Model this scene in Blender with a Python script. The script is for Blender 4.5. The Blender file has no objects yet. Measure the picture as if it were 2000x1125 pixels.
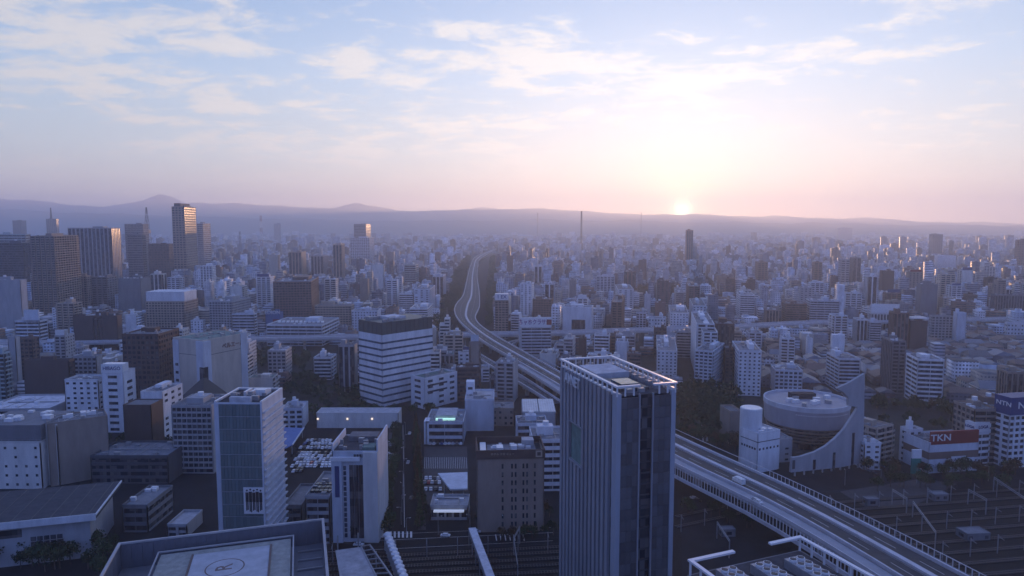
import bpy, math, random
import numpy as np
from mathutils import Vector, Matrix

# ------------------------------------------------------------------ camera, sky, sun, exposure
HAZE = 1.5e-4                   # density of the air
S = bpy.context.scene
C = S.collection
H = 140.0                       # camera height above the streets
F = 1350.0                      # focal length in photo pixels (2000 wide)
HZ = 440.0                      # horizon row
TILT = math.atan((562.5 - HZ) / F)
CT, ST = math.cos(TILT), math.sin(TILT)
cam_d = bpy.data.cameras.new('camera'); cam = bpy.data.objects.new('camera', cam_d); C.objects.link(cam)
cam.location = (0, 0, H); cam.rotation_euler = (math.pi / 2 - TILT, 0, 0)
cam_d.sensor_width = 36.0; cam_d.lens = 36.0 * F / 2000.0
cam_d.clip_start = 1.0; cam_d.clip_end = 60000.0
S.camera = cam

SUN_EL = math.radians(1.6)
SUN_AZ = math.atan((1331 - 1000) / F)         # to the right of straight ahead
SUNV = Vector((math.sin(SUN_AZ) * math.cos(SUN_EL), math.cos(SUN_AZ) * math.cos(SUN_EL), math.sin(SUN_EL)))
sun_d = bpy.data.lights.new('sun', 'SUN'); sun = bpy.data.objects.new('sun', sun_d); C.objects.link(sun)
sun_d.energy = 5.0; sun_d.angle = math.radians(0.5); sun_d.color = (1.0, 0.55, 0.29)
sun.rotation_euler = SUNV.to_track_quat('Z', 'Y').to_euler()
sun.location = (0, 0, 900)

W = bpy.data.worlds.new('World'); S.world = W; W.use_nodes = True
nt = W.node_tree; N = nt.nodes; L = nt.links
for n in list(N): N.remove(n)
def nd(t, **k):
    n = N.new(t)
    for a, b in k.items(): setattr(n, a, b)
    return n
def mth(op, a, b=None, clamp=False):
    n = nd('ShaderNodeMath', operation=op, use_clamp=clamp)
    for i, v in enumerate((a, b)):
        if v is None: continue
        if isinstance(v, (int, float)): n.inputs[i].default_value = v
        else: L.new(v, n.inputs[i])
    return n.outputs[0]
def ramp(fac, pts, interp='LINEAR'):
    r = nd('ShaderNodeValToRGB'); cr = r.color_ramp; cr.interpolation = interp
    while len(cr.elements) < len(pts): cr.elements.new(0.5)
    for e, (p, c) in zip(cr.elements, pts): e.position = p; e.color = (*c, 1)
    L.new(fac, r.inputs[0]); return r.outputs[0]
def mixc(fac, a, b, blend='MIX'):
    n = nd('ShaderNodeMix', data_type='RGBA', blend_type=blend)
    if isinstance(fac, (int, float)): n.inputs[0].default_value = fac
    else: L.new(fac, n.inputs[0])
    for i, v in ((6, a), (7, b)):
        if isinstance(v, tuple): n.inputs[i].default_value = (*v, 1)
        else: L.new(v, n.inputs[i])
    return n.outputs[2]
tc = nd('ShaderNodeTexCoord').outputs['Generated']
sky = nd('ShaderNodeTexSky', sky_type='NISHITA', sun_disc=False)
sky.sun_elevation = SUN_EL; sky.sun_rotation = SUN_AZ; sky.altitude = 100
sky.air_density = 1.0; sky.dust_density = 0.6; sky.ozone_density = 3.0
sep = nd('ShaderNodeSeparateXYZ'); L.new(tc, sep.inputs[0])
z = sep.outputs[2]
DISC = Vector((math.sin(SUN_AZ) * math.cos(math.radians(1.2)), math.cos(SUN_AZ) * math.cos(math.radians(1.2)), math.sin(math.radians(1.2))))
# angle to the sun
dotn = nd('ShaderNodeVectorMath', operation='DOT_PRODUCT'); L.new(tc, dotn.inputs[0]); dotn.inputs[1].default_value = DISC
cosg = dotn.outputs['Value']
# veil of thin high cloud brightening the whole eastern half, warm close to the sun
zc = mth('MAXIMUM', z, 0.0)
band = ramp(zc, [(0.0, (.41, .36, .31)), (0.04, (.40, .39, .355)), (0.10, (.355, .40, .43)), (0.20, (.27, .36, .48)), (0.32, (.165, .26, .43)), (0.55, (.115, .21, .52)), (1.0, (.08, .15, .46))])
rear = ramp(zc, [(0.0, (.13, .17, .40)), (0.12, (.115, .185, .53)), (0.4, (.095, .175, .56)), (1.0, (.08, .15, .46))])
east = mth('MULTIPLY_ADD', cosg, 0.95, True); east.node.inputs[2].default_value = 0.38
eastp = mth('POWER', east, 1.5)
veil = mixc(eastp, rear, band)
base = nd('ShaderNodeVectorMath', operation='SCALE'); L.new(sky.outputs[0], base.inputs[0]); base.inputs['Scale'].default_value = 0.05 
# sun aureole: wide white, middle yellow, core
def glow(power, col, strength):
    g = mth('MULTIPLY', mth('POWER', mth('MAXIMUM', cosg, 0.0), power), strength)
    n = nd('ShaderNodeVectorMath', operation='SCALE'); n.inputs[0].default_value = col; L.new(g, n.inputs['Scale']); return n.outputs[0]
def addv(a, b):
    n = nd('ShaderNodeVectorMath', operation='ADD'); L.new(a, n.inputs[0]); L.new(b, n.inputs[1]); return n.outputs[0]
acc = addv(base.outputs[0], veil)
acc = addv(acc, glow(9, (.93, .98, 1.0), 0.16))
acc = addv(acc, glow(60, (1.0, .97, .85), 0.05))
acc = addv(acc, glow(500, (1.0, .82, .26), 0.34))
acc = addv(acc, glow(2600, (1.0, .78, .36), 0.55))
acc = addv(acc, glow(16000, (1.0, .90, .66), 2.6))
# clouds on a flat layer: direction / height
zz = mth('ADD', zc, 0.13)
cx = mth('DIVIDE', sep.outputs[0], zz); cy = mth('DIVIDE', sep.outputs[1], zz)
cv = nd('ShaderNodeCombineXYZ'); L.new(cx, cv.inputs[0]); L.new(cy, cv.inputs[1])
def noise(scale, detail, rough, off, sc=(1, 1, 1), dist=0.0):
    m = nd('ShaderNodeMapping'); L.new(cv.outputs[0], m.inputs[0]); m.inputs['Location'].default_value = off; m.inputs['Scale'].default_value = sc
    m.inputs['Rotation'].default_value = (0, 0, math.radians(18))
    n = nd('ShaderNodeTexNoise'); n.inputs['Scale'].default_value = scale; n.inputs['Detail'].default_value = detail
    n.inputs['Roughness'].default_value = rough; n.inputs['Distortion'].default_value = dist
    L.new(m.outputs[0], n.inputs['Vector']); return n.outputs[0]
n1 = noise(1.05, 2, 0.5, (-3.3, 4.4, 0.4), (1, 1.25, 1)); n2 = noise(4.0, 10, 0.66, (0.3, 5.2, 1.0), (1.0, 1.25, 1), 0.3)
cl = mth('ADD', mth('MULTIPLY', n1, 0.55), mth('MULTIPLY', n2, 0.78))
mask = nd('ShaderNodeMapRange'); mask.interpolation_type = 'SMOOTHSTEP'
L.new(cl, mask.inputs[0]); mask.inputs[1].default_value = 0.645; mask.inputs[2].default_value = 0.80
fade = nd('ShaderNodeMapRange'); L.new(zc, fade.inputs[0]); fade.inputs[1].default_value = 0.03; fade.inputs[2].default_value = 0.12
cm = mth('MULTIPLY', mth('MULTIPLY', mask.outputs[0], fade.outputs[0]), 0.68)
cloudc = nd('ShaderNodeVectorMath', operation='SCALE'); cloudc.inputs[0].default_value = (.98, .90, .82)
cs = mth('MULTIPLY_ADD', eastp, .46); cs.node.inputs[2].default_value = 0.12
cs = mth('ADD', cs, mth('MULTIPLY', mth('POWER', mth('MAXIMUM', cosg, 0.0), 8), .32))
L.new(cs, cloudc.inputs['Scale'])
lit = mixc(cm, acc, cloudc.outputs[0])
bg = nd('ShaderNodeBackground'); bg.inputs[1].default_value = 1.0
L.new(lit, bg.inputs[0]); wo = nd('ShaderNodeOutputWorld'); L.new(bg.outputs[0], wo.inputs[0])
W.cycles.sampling_method = 'MANUAL'; W.cycles.sample_map_resolution = 1024

vs = S.view_settings; vs.view_transform = 'Standard'; vs.look = 'None'; vs.gamma = 1; vs.use_curve_mapping = False
vs.exposure = 0.6
S.render.engine = 'CYCLES'; S.cycles.use_denoising = True
S.cycles.max_bounces = 5; S.cycles.diffuse_bounces = 2; S.cycles.glossy_bounces = 2; S.cycles.volume_bounces = 3
S.cycles.transmission_bounces = 2; S.cycles.transparent_max_bounces = 4

# ------------------------------------------------------------------ helpers
R = random.Random(7)
def ray(px, py):
    x = (px - 1000) / F; y = (562.5 - py) / F
    return Vector((x, CT + y * ST, -ST + y * CT))
def P(px, py, z=0.0):                       # the point of height z seen at a photo pixel
    d = ray(px, py); s = (z - H) / d.z
    return Vector((d.x * s, d.y * s, z))
def ATY(px, py, Y):                         # the point at distance Y seen at a pixel
    d = ray(px, py); s = Y / d.y
    return Vector((d.x * s, Y, H + d.z * s))
def HIT(px, py, A, B):                      # on the vertical plane through A and B
    d = ray(px, py); n = Vector((B.y - A.y, A.x - B.x, 0)); o = Vector((0, 0, H))
    s = (A - o).dot(n) / d.dot(n); return o + d * s
def PIX(p):
    q = Vector(p) - Vector((0, 0, H)); dep = q.y * CT - q.z * ST; up = q.y * ST + q.z * CT
    return 1000 + F * q.x / dep, 562.5 - F * up / dep

MATS = {}
def mat(name, col, rough=0.85, var=0.18, scale=0.35, metal=0.0, objvar=0.0, streak=True, bump=0.0, spec=None):
    if name in MATS: return MATS[name]
    m = bpy.data.materials.new(name); m.use_nodes = True; t = m.node_tree; b = t.nodes['Principled BSDF']
    b.inputs['Roughness'].default_value = rough; b.inputs['Metallic'].default_value = metal
    if spec is not None or name in ('asphalt', 'asphalt_new', 'ballast', 'roofdark', 'pavement', 'leaf', 'leaf_autumn', 'hill_wood'): b.inputs['Specular IOR Level'].default_value = .12 if spec is None else spec
    co = t.nodes.new('ShaderNodeTexCoord'); mp = t.nodes.new('ShaderNodeMapping')
    mp.inputs['Scale'].default_value = (1, 1, 0.25 if streak else 1)
    t.links.new(co.outputs['Object'], mp.inputs[0])
    n = t.nodes.new('ShaderNodeTexNoise'); n.inputs['Scale'].default_value = scale; n.inputs['Detail'].default_value = 6; n.inputs['Roughness'].default_value = 0.65
    t.links.new(mp.outputs[0], n.inputs['Vector'])
    mr = t.nodes.new('ShaderNodeMapRange'); mr.inputs[1].default_value = 0.3; mr.inputs[2].default_value = 0.7
    mr.inputs[3].default_value = 1 - var; mr.inputs[4].default_value = 1 + var * 0.5
    t.links.new(n.outputs[0], mr.inputs[0]); fac = mr.outputs[0]
    if objvar:
        oi = t.nodes.new('ShaderNodeObjectInfo'); m2 = t.nodes.new('ShaderNodeMapRange')
        m2.inputs[3].default_value = 1 - objvar; m2.inputs[4].default_value = 1 + objvar
        t.links.new(oi.outputs['Random'], m2.inputs[0])
        mm = t.nodes.new('ShaderNodeMath'); mm.operation = 'MULTIPLY'; t.links.new(fac, mm.inputs[0]); t.links.new(m2.outputs[0], mm.inputs[1]); fac = mm.outputs[0]
    sc = t.nodes.new('ShaderNodeVectorMath'); sc.operation = 'SCALE'; sc.inputs[0].default_value = col
    t.links.new(fac, sc.inputs['Scale']); t.links.new(sc.outputs[0], b.inputs['Base Color'])
    if bump:
        bp = t.nodes.new('ShaderNodeBump'); bp.inputs['Strength'].default_value = bump; bp.inputs['Distance'].default_value = 0.3
        t.links.new(n.outputs[0], bp.inputs['Height']); t.links.new(bp.outputs[0], b.inputs['Normal'])
    MATS[name] = m; return m
def emit(name, col, st):
    if name in MATS: return MATS[name]
    m = bpy.data.materials.new(name); m.use_nodes = True; b = m.node_tree.nodes['Principled BSDF']
    b.inputs['Base Color'].default_value = (*col, 1); b.inputs['Emission Color'].default_value = (*col, 1); b.inputs['Emission Strength'].default_value = st
    MATS[name] = m; return m
WALLS = dict(white=(.70, .72, .75), offwhite=(.62, .61, .58), cream=(.52, .47, .40), grey=(.36, .37, .39), darkgrey=(.17, .18, .20), brown=(.17, .12, .10),
             darkbrown=(.085, .06, .055), beige=(.42, .35, .28), blue=(.10, .17, .36), pale=(.56, .60, .66), brick=(.24, .13, .10), tan=(.29, .24, .20), teal=(.33, .42, .45), charcoal=(.08, .085, .10))
for k, v in WALLS.items(): mat('wall_' + k, v, 0.8, 0.22, 0.22, objvar=0.10)
for nme, c in (('roofgrey', (.19, .20, .22)), ('rooflight', (.52, .53, .56)), ('roofdark', (.065, .068, .078)), ('roofgreen', (.12, .19, .17))):
    mat(nme, c, 0.9, 0.35, 0.3, objvar=0.25, streak=False)
def pane_mat(name, c0, c1, rough):
    # rooms behind the panes differ: blinds drawn or open, one storey and bay at a time
    m = bpy.data.materials.new(name); m.use_nodes = True; t = m.node_tree; b = t.nodes['Principled BSDF']; b.inputs['Roughness'].default_value = rough
    co = t.nodes.new('ShaderNodeTexCoord'); ad = t.nodes.new('ShaderNodeVectorMath'); ad.operation = 'ADD'; oi = t.nodes.new('ShaderNodeObjectInfo')
    t.links.new(co.outputs['Object'], ad.inputs[0]); t.links.new(oi.outputs['Location'], ad.inputs[1])
    sn = t.nodes.new('ShaderNodeVectorMath'); sn.operation = 'SNAP'; sn.inputs[1].default_value = (1.9, 1.9, 3.3); t.links.new(ad.outputs[0], sn.inputs[0])
    wn = t.nodes.new('ShaderNodeTexWhiteNoise'); t.links.new(sn.outputs[0], wn.inputs['Vector'])
    r = t.nodes.new('ShaderNodeValToRGB'); r.color_ramp.elements[0].position = .45; r.color_ramp.elements[0].color = (*c0, 1); r.color_ramp.elements[1].position = 1; r.color_ramp.elements[1].color = (*c1, 1)
    t.links.new(wn.outputs['Value'], r.inputs[0]); t.links.new(r.outputs[0], b.inputs['Base Color']); MATS[name] = m
pane_mat('glass', (.016, .021, .032), (.13, .13, .135), .16); pane_mat('glassblue', (.03, .05, .08), (.10, .14, .19), .14)
mat('metal_white', (.72, .73, .74), 0.35, 0.08, 0.5, streak=False)
mat('metal_grey', (.32, .33, .35), 0.45, 0.2, 0.8, metal=0.3, streak=False)
mat('metal_dark', (.06, .065, .075), 0.5, 0.2, 0.8, metal=0.2, streak=False)
mat('asphalt', (.022, .023, .027), 0.9, 0.35, 0.12, streak=False)
mat('asphalt_new', (.015, .016, .019), 0.85, 0.3, 0.10, streak=False)
mat('concrete', (.40, .40, .40), 0.85, 0.25, 0.15, streak=False)
mat('concrete_dark', (.12, .12, .125), 0.9, 0.3, 0.15, streak=False)
mat('pavement', (.075, .075, .078), 0.9, 0.25, 0.3, streak=False)
mat('paint_white', (.75, .75, .74), 0.7, 0.25, 1.0, streak=False)
mat('ballast', (.022, .021, .022), 0.95, 0.5, 0.8, streak=False, bump=0.5)
mat('rail', (.22, .19, .17), 0.35, 0.2, 1.0, metal=0.7, streak=False)
mat('leaf', (.045, .070, .030), 0.8, 0.6, 0.5, objvar=0.35, streak=False)
mat('leaf_autumn', (.085, .060, .032), 0.8, 0.6, 0.5, objvar=0.35, streak=False)
mat('bark', (.09, .07, .055), 0.9, 0.3, 1.0)
mat('red', (.22, .022, .02), 0.6, 0.15, 0.5); mat('signblue', (.015, .045, .17), 0.5, 0.1, 0.5); mat('signgreen', (.03, .22, .17), 0.5, 0.1, 0.5)
mat('purple', (.16, .03, .20), 0.5, 0.1, 0.5); mat('black', (.012, .012, .014), 0.6, 0.1, 0.5)
M = MATS

class MB:
    def __init__(s): s.v = []; s.f = []; s.m = []
    def box(s, x0, x1, y0, y1, z0, z1, mi=0, T=None, bottom=False):
        b = len(s.v); q = [(x0, y0, z0), (x1, y0, z0), (x1, y1, z0), (x0, y1, z0), (x0, y0, z1), (x1, y0, z1), (x1, y1, z1), (x0, y1, z1)]
        if T is not None: q = [tuple(T @ Vector(p)) for p in q]
        s.v += q
        fs = [(4, 5, 6, 7), (0, 1, 5, 4), (1, 2, 6, 5), (2, 3, 7, 6), (3, 0, 4, 7)]
        if bottom: fs.append((3, 2, 1, 0))
        for f in fs: s.f.append(tuple(b + i for i in f)); s.m.append(mi)
        return s
    def prism(s, pts, z0, z1, mi=0):       # plan polygon, anticlockwise
        b = len(s.v); n = len(pts)
        s.v += [(p[0], p[1], z0) for p in pts] + [(p[0], p[1], z1) for p in pts]
        s.f.append(tuple(b + n + i for i in range(n))); s.m.append(mi)
        s.f.append(tuple(b + n - 1 - i for i in range(n))); s.m.append(mi)
        for i in range(n):
            j = (i + 1) % n; s.f.append((b + i, b + j, b + n + j, b + n + i)); s.m.append(mi)
        return s
    def cyl(s, x, y, z0, z1, r0, r1=None, n=16, mi=0):
        r1 = r0 if r1 is None else r1; b = len(s.v)
        for r, z in ((r0, z0), (r1, z1)):
            s.v += [(x + r * math.cos(2 * math.pi * i / n), y + r * math.sin(2 * math.pi * i / n), z) for i in range(n)]
        for i in range(n):
            j = (i + 1) % n; s.f.append((b + i, b + j, b + n + j, b + n + i)); s.m.append(mi)
        s.f.append(tuple(b + n + i for i in range(n))); s.m.append(mi)
        return s
    def bar(s, a, b_, t, mi=0, t2=None):   # square bar between two points
        a = Vector(a); b_ = Vector(b_); d = b_ - a; l = d.length
        if l < 1e-6: return s
        q = d.to_track_quat('Z', 'Y').to_matrix().to_4x4(); q.translation = a; t2 = t if t2 is None else t2
        return s.box(-t / 2, t / 2, -t2 / 2, t2 / 2, 0, l, mi, q, True)
    def quad(s, a, b_, c, d, mi=0):
        n = len(s.v); s.v += [tuple(a), tuple(b_), tuple(c), tuple(d)]; s.f.append((n, n + 1, n + 2, n + 3)); s.m.append(mi); return s
    def mesh(s, name, mats):
        me = bpy.data.meshes.new(name); me.from_pydata(s.v, [], s.f)
        for m in mats: me.materials.append(m)
        if len(mats) > 1: me.polygons.foreach_set('material_index', s.m)
        me.update(); return me
    def build(s, name, mats, parent=None, loc=(0, 0, 0), rz=0.0):
        if not s.f: return None
        if not isinstance(mats, (list, tuple)): mats = [mats]
        o = bpy.data.objects.new(name, s.mesh(name, mats)); C.objects.link(o); o.location = loc; o.rotation_euler.z = rz
        if parent is not None: o.parent = parent
        return o
def obj(name, me, parent=None, loc=(0, 0, 0), rz=0.0, sc=None):
    o = bpy.data.objects.new(name, me); C.objects.link(o); o.location = loc; o.rotation_euler.z = rz
    if sc is not None: o.scale = sc
    if parent is not None: o.parent = parent
    return o
def tag(o, label=None, cat=None, group=None, kind=None):
    if label: o['label'] = label
    if cat: o['category'] = cat
    if group: o['group'] = group
    if kind: o['kind'] = kind
    return o
def root(name, loc, rz=0.0, label=None, cat=None, group=None):
    o = bpy.data.objects.new(name, None); C.objects.link(o); o.location = loc; o.rotation_euler.z = rz; o.empty_display_size = 2
    return tag(o, label, cat, group)
def text(body, size, loc, rot, m, parent=None, ext=0.12, name='lettering', sx=1.0, align='CENTER'):
    c = bpy.data.curves.new(name, 'FONT'); c.body = body; c.size = size; c.extrude = ext; c.align_x = align; c.align_y = 'CENTER'
    c.resolution_u = 2; c.materials.append(m); c.offset = size * 0.012
    tmp = bpy.data.objects.new(name, c); C.objects.link(tmp)
    me = bpy.data.meshes.new_from_object(tmp); bpy.data.objects.remove(tmp); me.name = name
    o = bpy.data.objects.new(name, me); C.objects.link(o); o.location = loc; o.rotation_euler = rot; o.scale = (sx, 1, 1)
    if parent is not None: o.parent = parent
    return o
FOOT = []        # (cx, cy, radius) of things that stand: nothing else goes there
BOXES = []       # (xL, xR, yt, yb, depth) in the photo, so that filling stays out of the view of them
# ------------------------------------------------------------------ the general building
def faces_of(w, d):
    # (T, width): local frame of each wall: x along the wall, y outwards is -y, z up
    return {'F': (Matrix.Translation((-w / 2, -d / 2, 0)), w),
            'R': (Matrix.Translation((w / 2, -d / 2, 0)) @ Matrix.Rotation(math.pi / 2, 4, 'Z'), d),
            'B': (Matrix.Translation((w / 2, d / 2, 0)) @ Matrix.Rotation(math.pi, 4, 'Z'), w),
            'L': (Matrix.Translation((-w / 2, d / 2, 0)) @ Matrix.Rotation(-math.pi / 2, 4, 'Z'), d)}
def building(loc, w, d, h, yaw, wall='grey', fs='GGGG', fl=3.5, roof='roofgrey', glass='glass', label=None, cat='building', group=None, name='building',
             pent=True, rnd=None, sep=False, bay=3.6, top=0.0, base=0.0, belt=None, tank=None, parapet=1.1, roofstuff=True, ws=.42):
    """core of glass with walls proud of it: B bands, G grid, K balconies, W blank, P small windows, V vertical ribs"""
    rnd = rnd or random.Random(int(abs(loc[0]) * 7 + abs(loc[1]) * 13))
    r = root(name, (loc[0], loc[1], 0), yaw, label, cat, group)
    wm = M['wall_' + wall]; g = M[glass]
    core = MB().box(-w / 2 + .5, w / 2 - .5, -d / 2 + .5, d / 2 - .5, 0, h - .3)
    core.build('glazing', g, r)
    nf = max(1, int(round((h - top - base) / fl))); fh = (h - top - base) / nf
    wb = MB(); win = MB(); part = MB(); pieces = []
    near = fh * F / max(50, loc[1]) > 10.5       # storeys more than ten pixels high in the photo: every band, pier and window is a part
    sep = sep or near
    def band_parts(nm, T, bx, zs, mt):
        me = MB().box(*bx, 0, None, True).mesh(nm, [mt]); a = math.atan2(T[1][0], T[0][0])
        for z_ in zs: obj(nm, me, r, T @ Vector((0, 0, z_)), a)
    belt = belt if belt else fh * 0.42
    for key, st in zip('FRBL', fs):
        T, ww = faces_of(w, d)[key]
        def B(x0, x1, y0, y1, z0, z1, tgt=wb):
            tgt.box(x0, x1, y0, y1, z0, z1, 0, T, True)
        y0 = 0.0
        if top: B(0, ww, 0, .5, h - top, h - .012)
        if base: B(0, ww, .1, .5, 0, base)
        if st == 'W':
            B(0, ww, 0, .5, base, h - top)
            continue
        if st == 'P':
            B(0, ww, 0, .5, base, h - top)
            nx = max(1, int(ww / bay)); bx = ww / nx; pw = bx * ws
            for j in range(nf):
                for i in range(nx):
                    if rnd.random() < .06: continue
                    zc = base + (j + .5) * fh; xc = (i + .5) * bx
                    if sep: pieces.append((T @ Vector((xc, -.04, zc)), {'F': 0, 'R': 1, 'B': 2, 'L': 3}[key], pw, fh * min(.42, ws * 1.1)))
                    else: win.box(xc - pw / 2, xc + pw / 2, -.06, 0.02, zc - fh * .2, zc + fh * .22, 0, T, True)
            continue
        # end piers
        pw = .6 if st != 'K' else .35
        B(0, pw, 0, .5, base, h - top); B(ww - pw, ww, 0, .5, base, h - top)
        for j in range(nf + 1):
            zb = base + j * fh
            if near: break
            if st in 'BGV':
                if st == 'V' and 0 < j < nf: continue
                z0 = max(base, zb - belt / 2); z1 = min(h - top, zb + belt / 2)
                B(pw, ww - pw, .02 if st == 'B' else .12, .5, z0, z1)
            elif st == 'K' and j < nf:
                z0 = zb; z1 = zb + (1.15 if fh > 2.4 else fh * .42)
                B(pw - .3, ww - pw + .3, -1.1, -.92, z0 - .1, z1)
                B(pw - .3, ww - pw + .3, -.92, .5, z0 - .1, z0 + .12)
        if near and st in 'BGV':
            zs = [base + j * fh for j in range(1, nf)] if st != 'V' else []
            y_ = .02 if st == 'B' else .12
            if zs: band_parts('floor_band', T, (pw, ww - pw, y_, .5, -belt / 2, belt / 2), zs, wm)
            B(pw, ww - pw, y_, .5, base, base + belt / 2); B(pw, ww - pw, y_, .5, h - top - belt / 2, h - top)
        if near and st == 'K':
            band_parts('balcony', T, (pw - .3, ww - pw + .3, -1.1, -.92, -.1, 1.15), [base + j * fh for j in range(nf)], wm)
            band_parts('balcony_floor', T, (pw - .3, ww - pw + .3, -.92, .5, -.1, .12), [base + j * fh for j in range(nf)], wm)
        if near and st in 'GVB':
            nx = max(2, int(ww / (bay if st != 'B' else 9))); bx = ww / nx; k_ = bx * .14 if st != 'B' else .12
            me = MB().box(-k_, k_, 0 if st != 'B' else .15, .5, base, h - top, 0, None, True).mesh('pier', [wm]); a_ = math.atan2(T[1][0], T[0][0])
            for i in range(1, nx): obj('pier', me, r, T @ Vector((i * bx, 0, 0)), a_)
        elif st in 'GV':
            nx = max(2, int(ww / bay)); bx = ww / nx
            for i in range(1, nx): B(i * bx - bx * .14, i * bx + bx * .14, .0, .5, base, h - top, part)
        elif st == 'B':
            nx = max(1, int(ww / 9))
            for i in range(1, nx): B(i * ww / nx - .12, i * ww / nx + .12, .15, .5, base, h - top, part)
        elif st == 'K':
            nx = max(2, int(ww / 6.5)); bx = ww / nx
            for i in range(1, nx): B(i * bx - .1, i * bx + .1, -1.0, .5, base, h - top - .2, part)
            for i in range(nx):     # blank part of the rear wall between the openings
                B(i * bx + bx * .02, i * bx + bx * .22, .2, .5, base, h - top, part)
    wb.build('wall', wm, r)
    if part.f: tag(part.build('wall_pier', wm, r), kind='stuff')
    if win.f:
        o = win.build('window', g, r)
        tag(o, kind='stuff')
    if pieces:
        cache = {}
        for p, k, pw, ph in pieces:
            key2 = (round(pw, 2), round(ph, 2))
            if key2 not in cache:
                cache[key2] = MB().box(-pw / 2, pw / 2, -.05, .05, -ph / 2, ph / 2, 0, None, True).mesh('window', [g])
            obj('window', cache[key2], r, p, k * math.pi / 2)
    # roof slab, parapet, roof house, tank, cooling boxes
    MB().box(-w / 2 + .5, w / 2 - .5, -d / 2 + .5, d / 2 - .5, h - .3, h - .02).build('roof', M[roof], r)
    if parapet:
        pp = MB(); a = parapet
        pp.box(-w / 2, w / 2, -d / 2, -d / 2 + .35, h - .01, h + a); pp.box(-w / 2, w / 2, d / 2 - .35, d / 2, h - .01, h + a)
        pp.box(-w / 2, -w / 2 + .35, -d / 2 + .35, d / 2 - .35, h - .01, h + a); pp.box(w / 2 - .35, w / 2, -d / 2 + .35, d / 2 - .35, h - .01, h + a)
        pp.build('parapet', wm, r)
    if pent:
        pw, pd, ph = w * rnd.uniform(.2, .45), d * rnd.uniform(.25, .5), rnd.uniform(2.8, 5.2)
        px, py = rnd.uniform(-.22, .22) * w, rnd.uniform(-.1, .22) * d
        MB().box(px - pw / 2, px + pw / 2, py - pd / 2, py + pd / 2, h - .02, h + ph).build('roof_house', wm, r)
        if roofstuff and (tank if tank is not None else rnd.random() < .5):
            tx = px + rnd.uniform(-.2, .2) * pw
            q = MB(); q.cyl(tx, py, h + ph, h + ph + 2.2, min(1.7, pw * .3), n=10); q.build('water_tank', M['metal_white'], r)
    if roofstuff and min(w, d) > 9:
        q = MB(); n = int(min(9, 2 + w * d / 120))
        for i in range(n):
            x = rnd.uniform(-.42, .42) * w; y = rnd.uniform(-.42, .42) * d; a = rnd.uniform(.6, 1.6)
            q.box(x - a, x + a, y - a * .6, y + a * .6, h - .02 + 0.001 * i, h + rnd.uniform(.9, 2.2))
        tag(q.build('cooling_unit', M['metal_white'] if rnd.random() < .5 else M['metal_grey'], r), kind='stuff')
    if roofstuff and loc[1] < 650 and min(w, d) > 12:
        pm_ = MB().box(-.14, .14, -d * .36, d * .36, .25, .5, 0, None, True).mesh('roof_pipe', [M['metal_grey']])
        for i in range(2): obj('roof_pipe', pm_, r, (rnd.uniform(-.4, .4) * w, 0, h))
        pm_ = MB().box(-w * .38, w * .38, -.3, .3, .15, .7, 0, None, True).mesh('roof_duct', [M['metal_grey']]); obj('roof_duct', pm_, r, (0, rnd.uniform(-.35, .35) * d, h))
        q = MB()
        for i in range(10): x = -w * .44 + i * w * .098; q.box(x - .05, x + .05, -d / 2 + .4, -d / 2 + .5, h + parapet, h + parapet + .9)
        q.box(-w / 2 + .3, w / 2 - .3, -d / 2 + .4, -d / 2 + .5, h + parapet + .85, h + parapet + .95, 0, None, True)
        if parapet: tag(q.build('railing', M['metal_grey'], r), kind='stuff')
    FOOT.append((loc[0], loc[1], math.hypot(w, d) / 2 * .86))
    r['_dims'] = (w, d, h)
    return r
def place(xL, xC, xR, yt, yb, yaw=None, dep=None, D=None):
    """footprint from the photo: left edge, nearest corner, right edge, roof row and ground row at that corner"""
    c = P(xC, yb) if D is None else ATY(xC, yb, D)
    c.z = 0
    h = ATY(xC, yt, c.y).z
    if yaw is None: yaw = -.21 if xC > 1000 else 0.04
    u = Vector((math.cos(yaw), math.sin(yaw))); v = Vector((-math.sin(yaw), math.cos(yaw)))
    def run(px, dr):
        k = (px - 1000) / F; den = dr.x - k * dr.y * CT
        if abs(den) < 1e-3: return None
        t = (k * (c.y * CT + (H - h) * ST) - c.x) / den
        return t if t > 0 else None
    left = (xC - xL) > (xR - xC)
    if left: w = run(xL, -u); d = run(xR, v) if xR > xC else None
    else: w = run(xR, u); d = run(xL, v) if xL < xC else None
    w = w or 15.0
    if d is None: d = dep or max(10, min(22, w * .8))
    if dep: d = dep
    d = max(6, min(90, d)); w = max(4, min(160, w))
    c2 = Vector((c.x, c.y))
    ctr = c2 + (-u if left else u) * w / 2 + v * d / 2
    BOXES.append((xL, xR, yt, yb, c.y))
    return (ctr.x, ctr.y), w, d, max(3, h), yaw
# ------------------------------------------------------------------ ground, hills, far city
def sheet(name, pts, z, m, kind='structure', parent=None):
    mb = MB(); mb.v = [(p[0], p[1], z) for p in pts]; mb.f = [tuple(range(len(pts)))]; mb.m = [0]
    o = mb.build(name, m, parent)
    if kind: tag(o, kind=kind)
    return o
gm = bpy.data.materials.new('city_ground'); gm.use_nodes = True; t_ = gm.node_tree; b_ = t_.nodes['Principled BSDF']; b_.inputs['Roughness'].default_value = .95; b_.inputs['Specular IOR Level'].default_value = .1
co_ = t_.nodes.new('ShaderNodeTexCoord')
n_ = t_.nodes.new('ShaderNodeTexNoise'); n_.inputs['Scale'].default_value = 0.03; n_.inputs['Detail'].default_value = 8; n_.inputs['Roughness'].default_value = .7
t_.links.new(co_.outputs['Object'], n_.inputs['Vector'])
r_ = t_.nodes.new('ShaderNodeValToRGB'); t_.links.new(n_.outputs[0], r_.inputs[0])
r_.color_ramp.elements[0].position = .35; r_.color_ramp.elements[0].color = (.020, .026, .018, 1)
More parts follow.
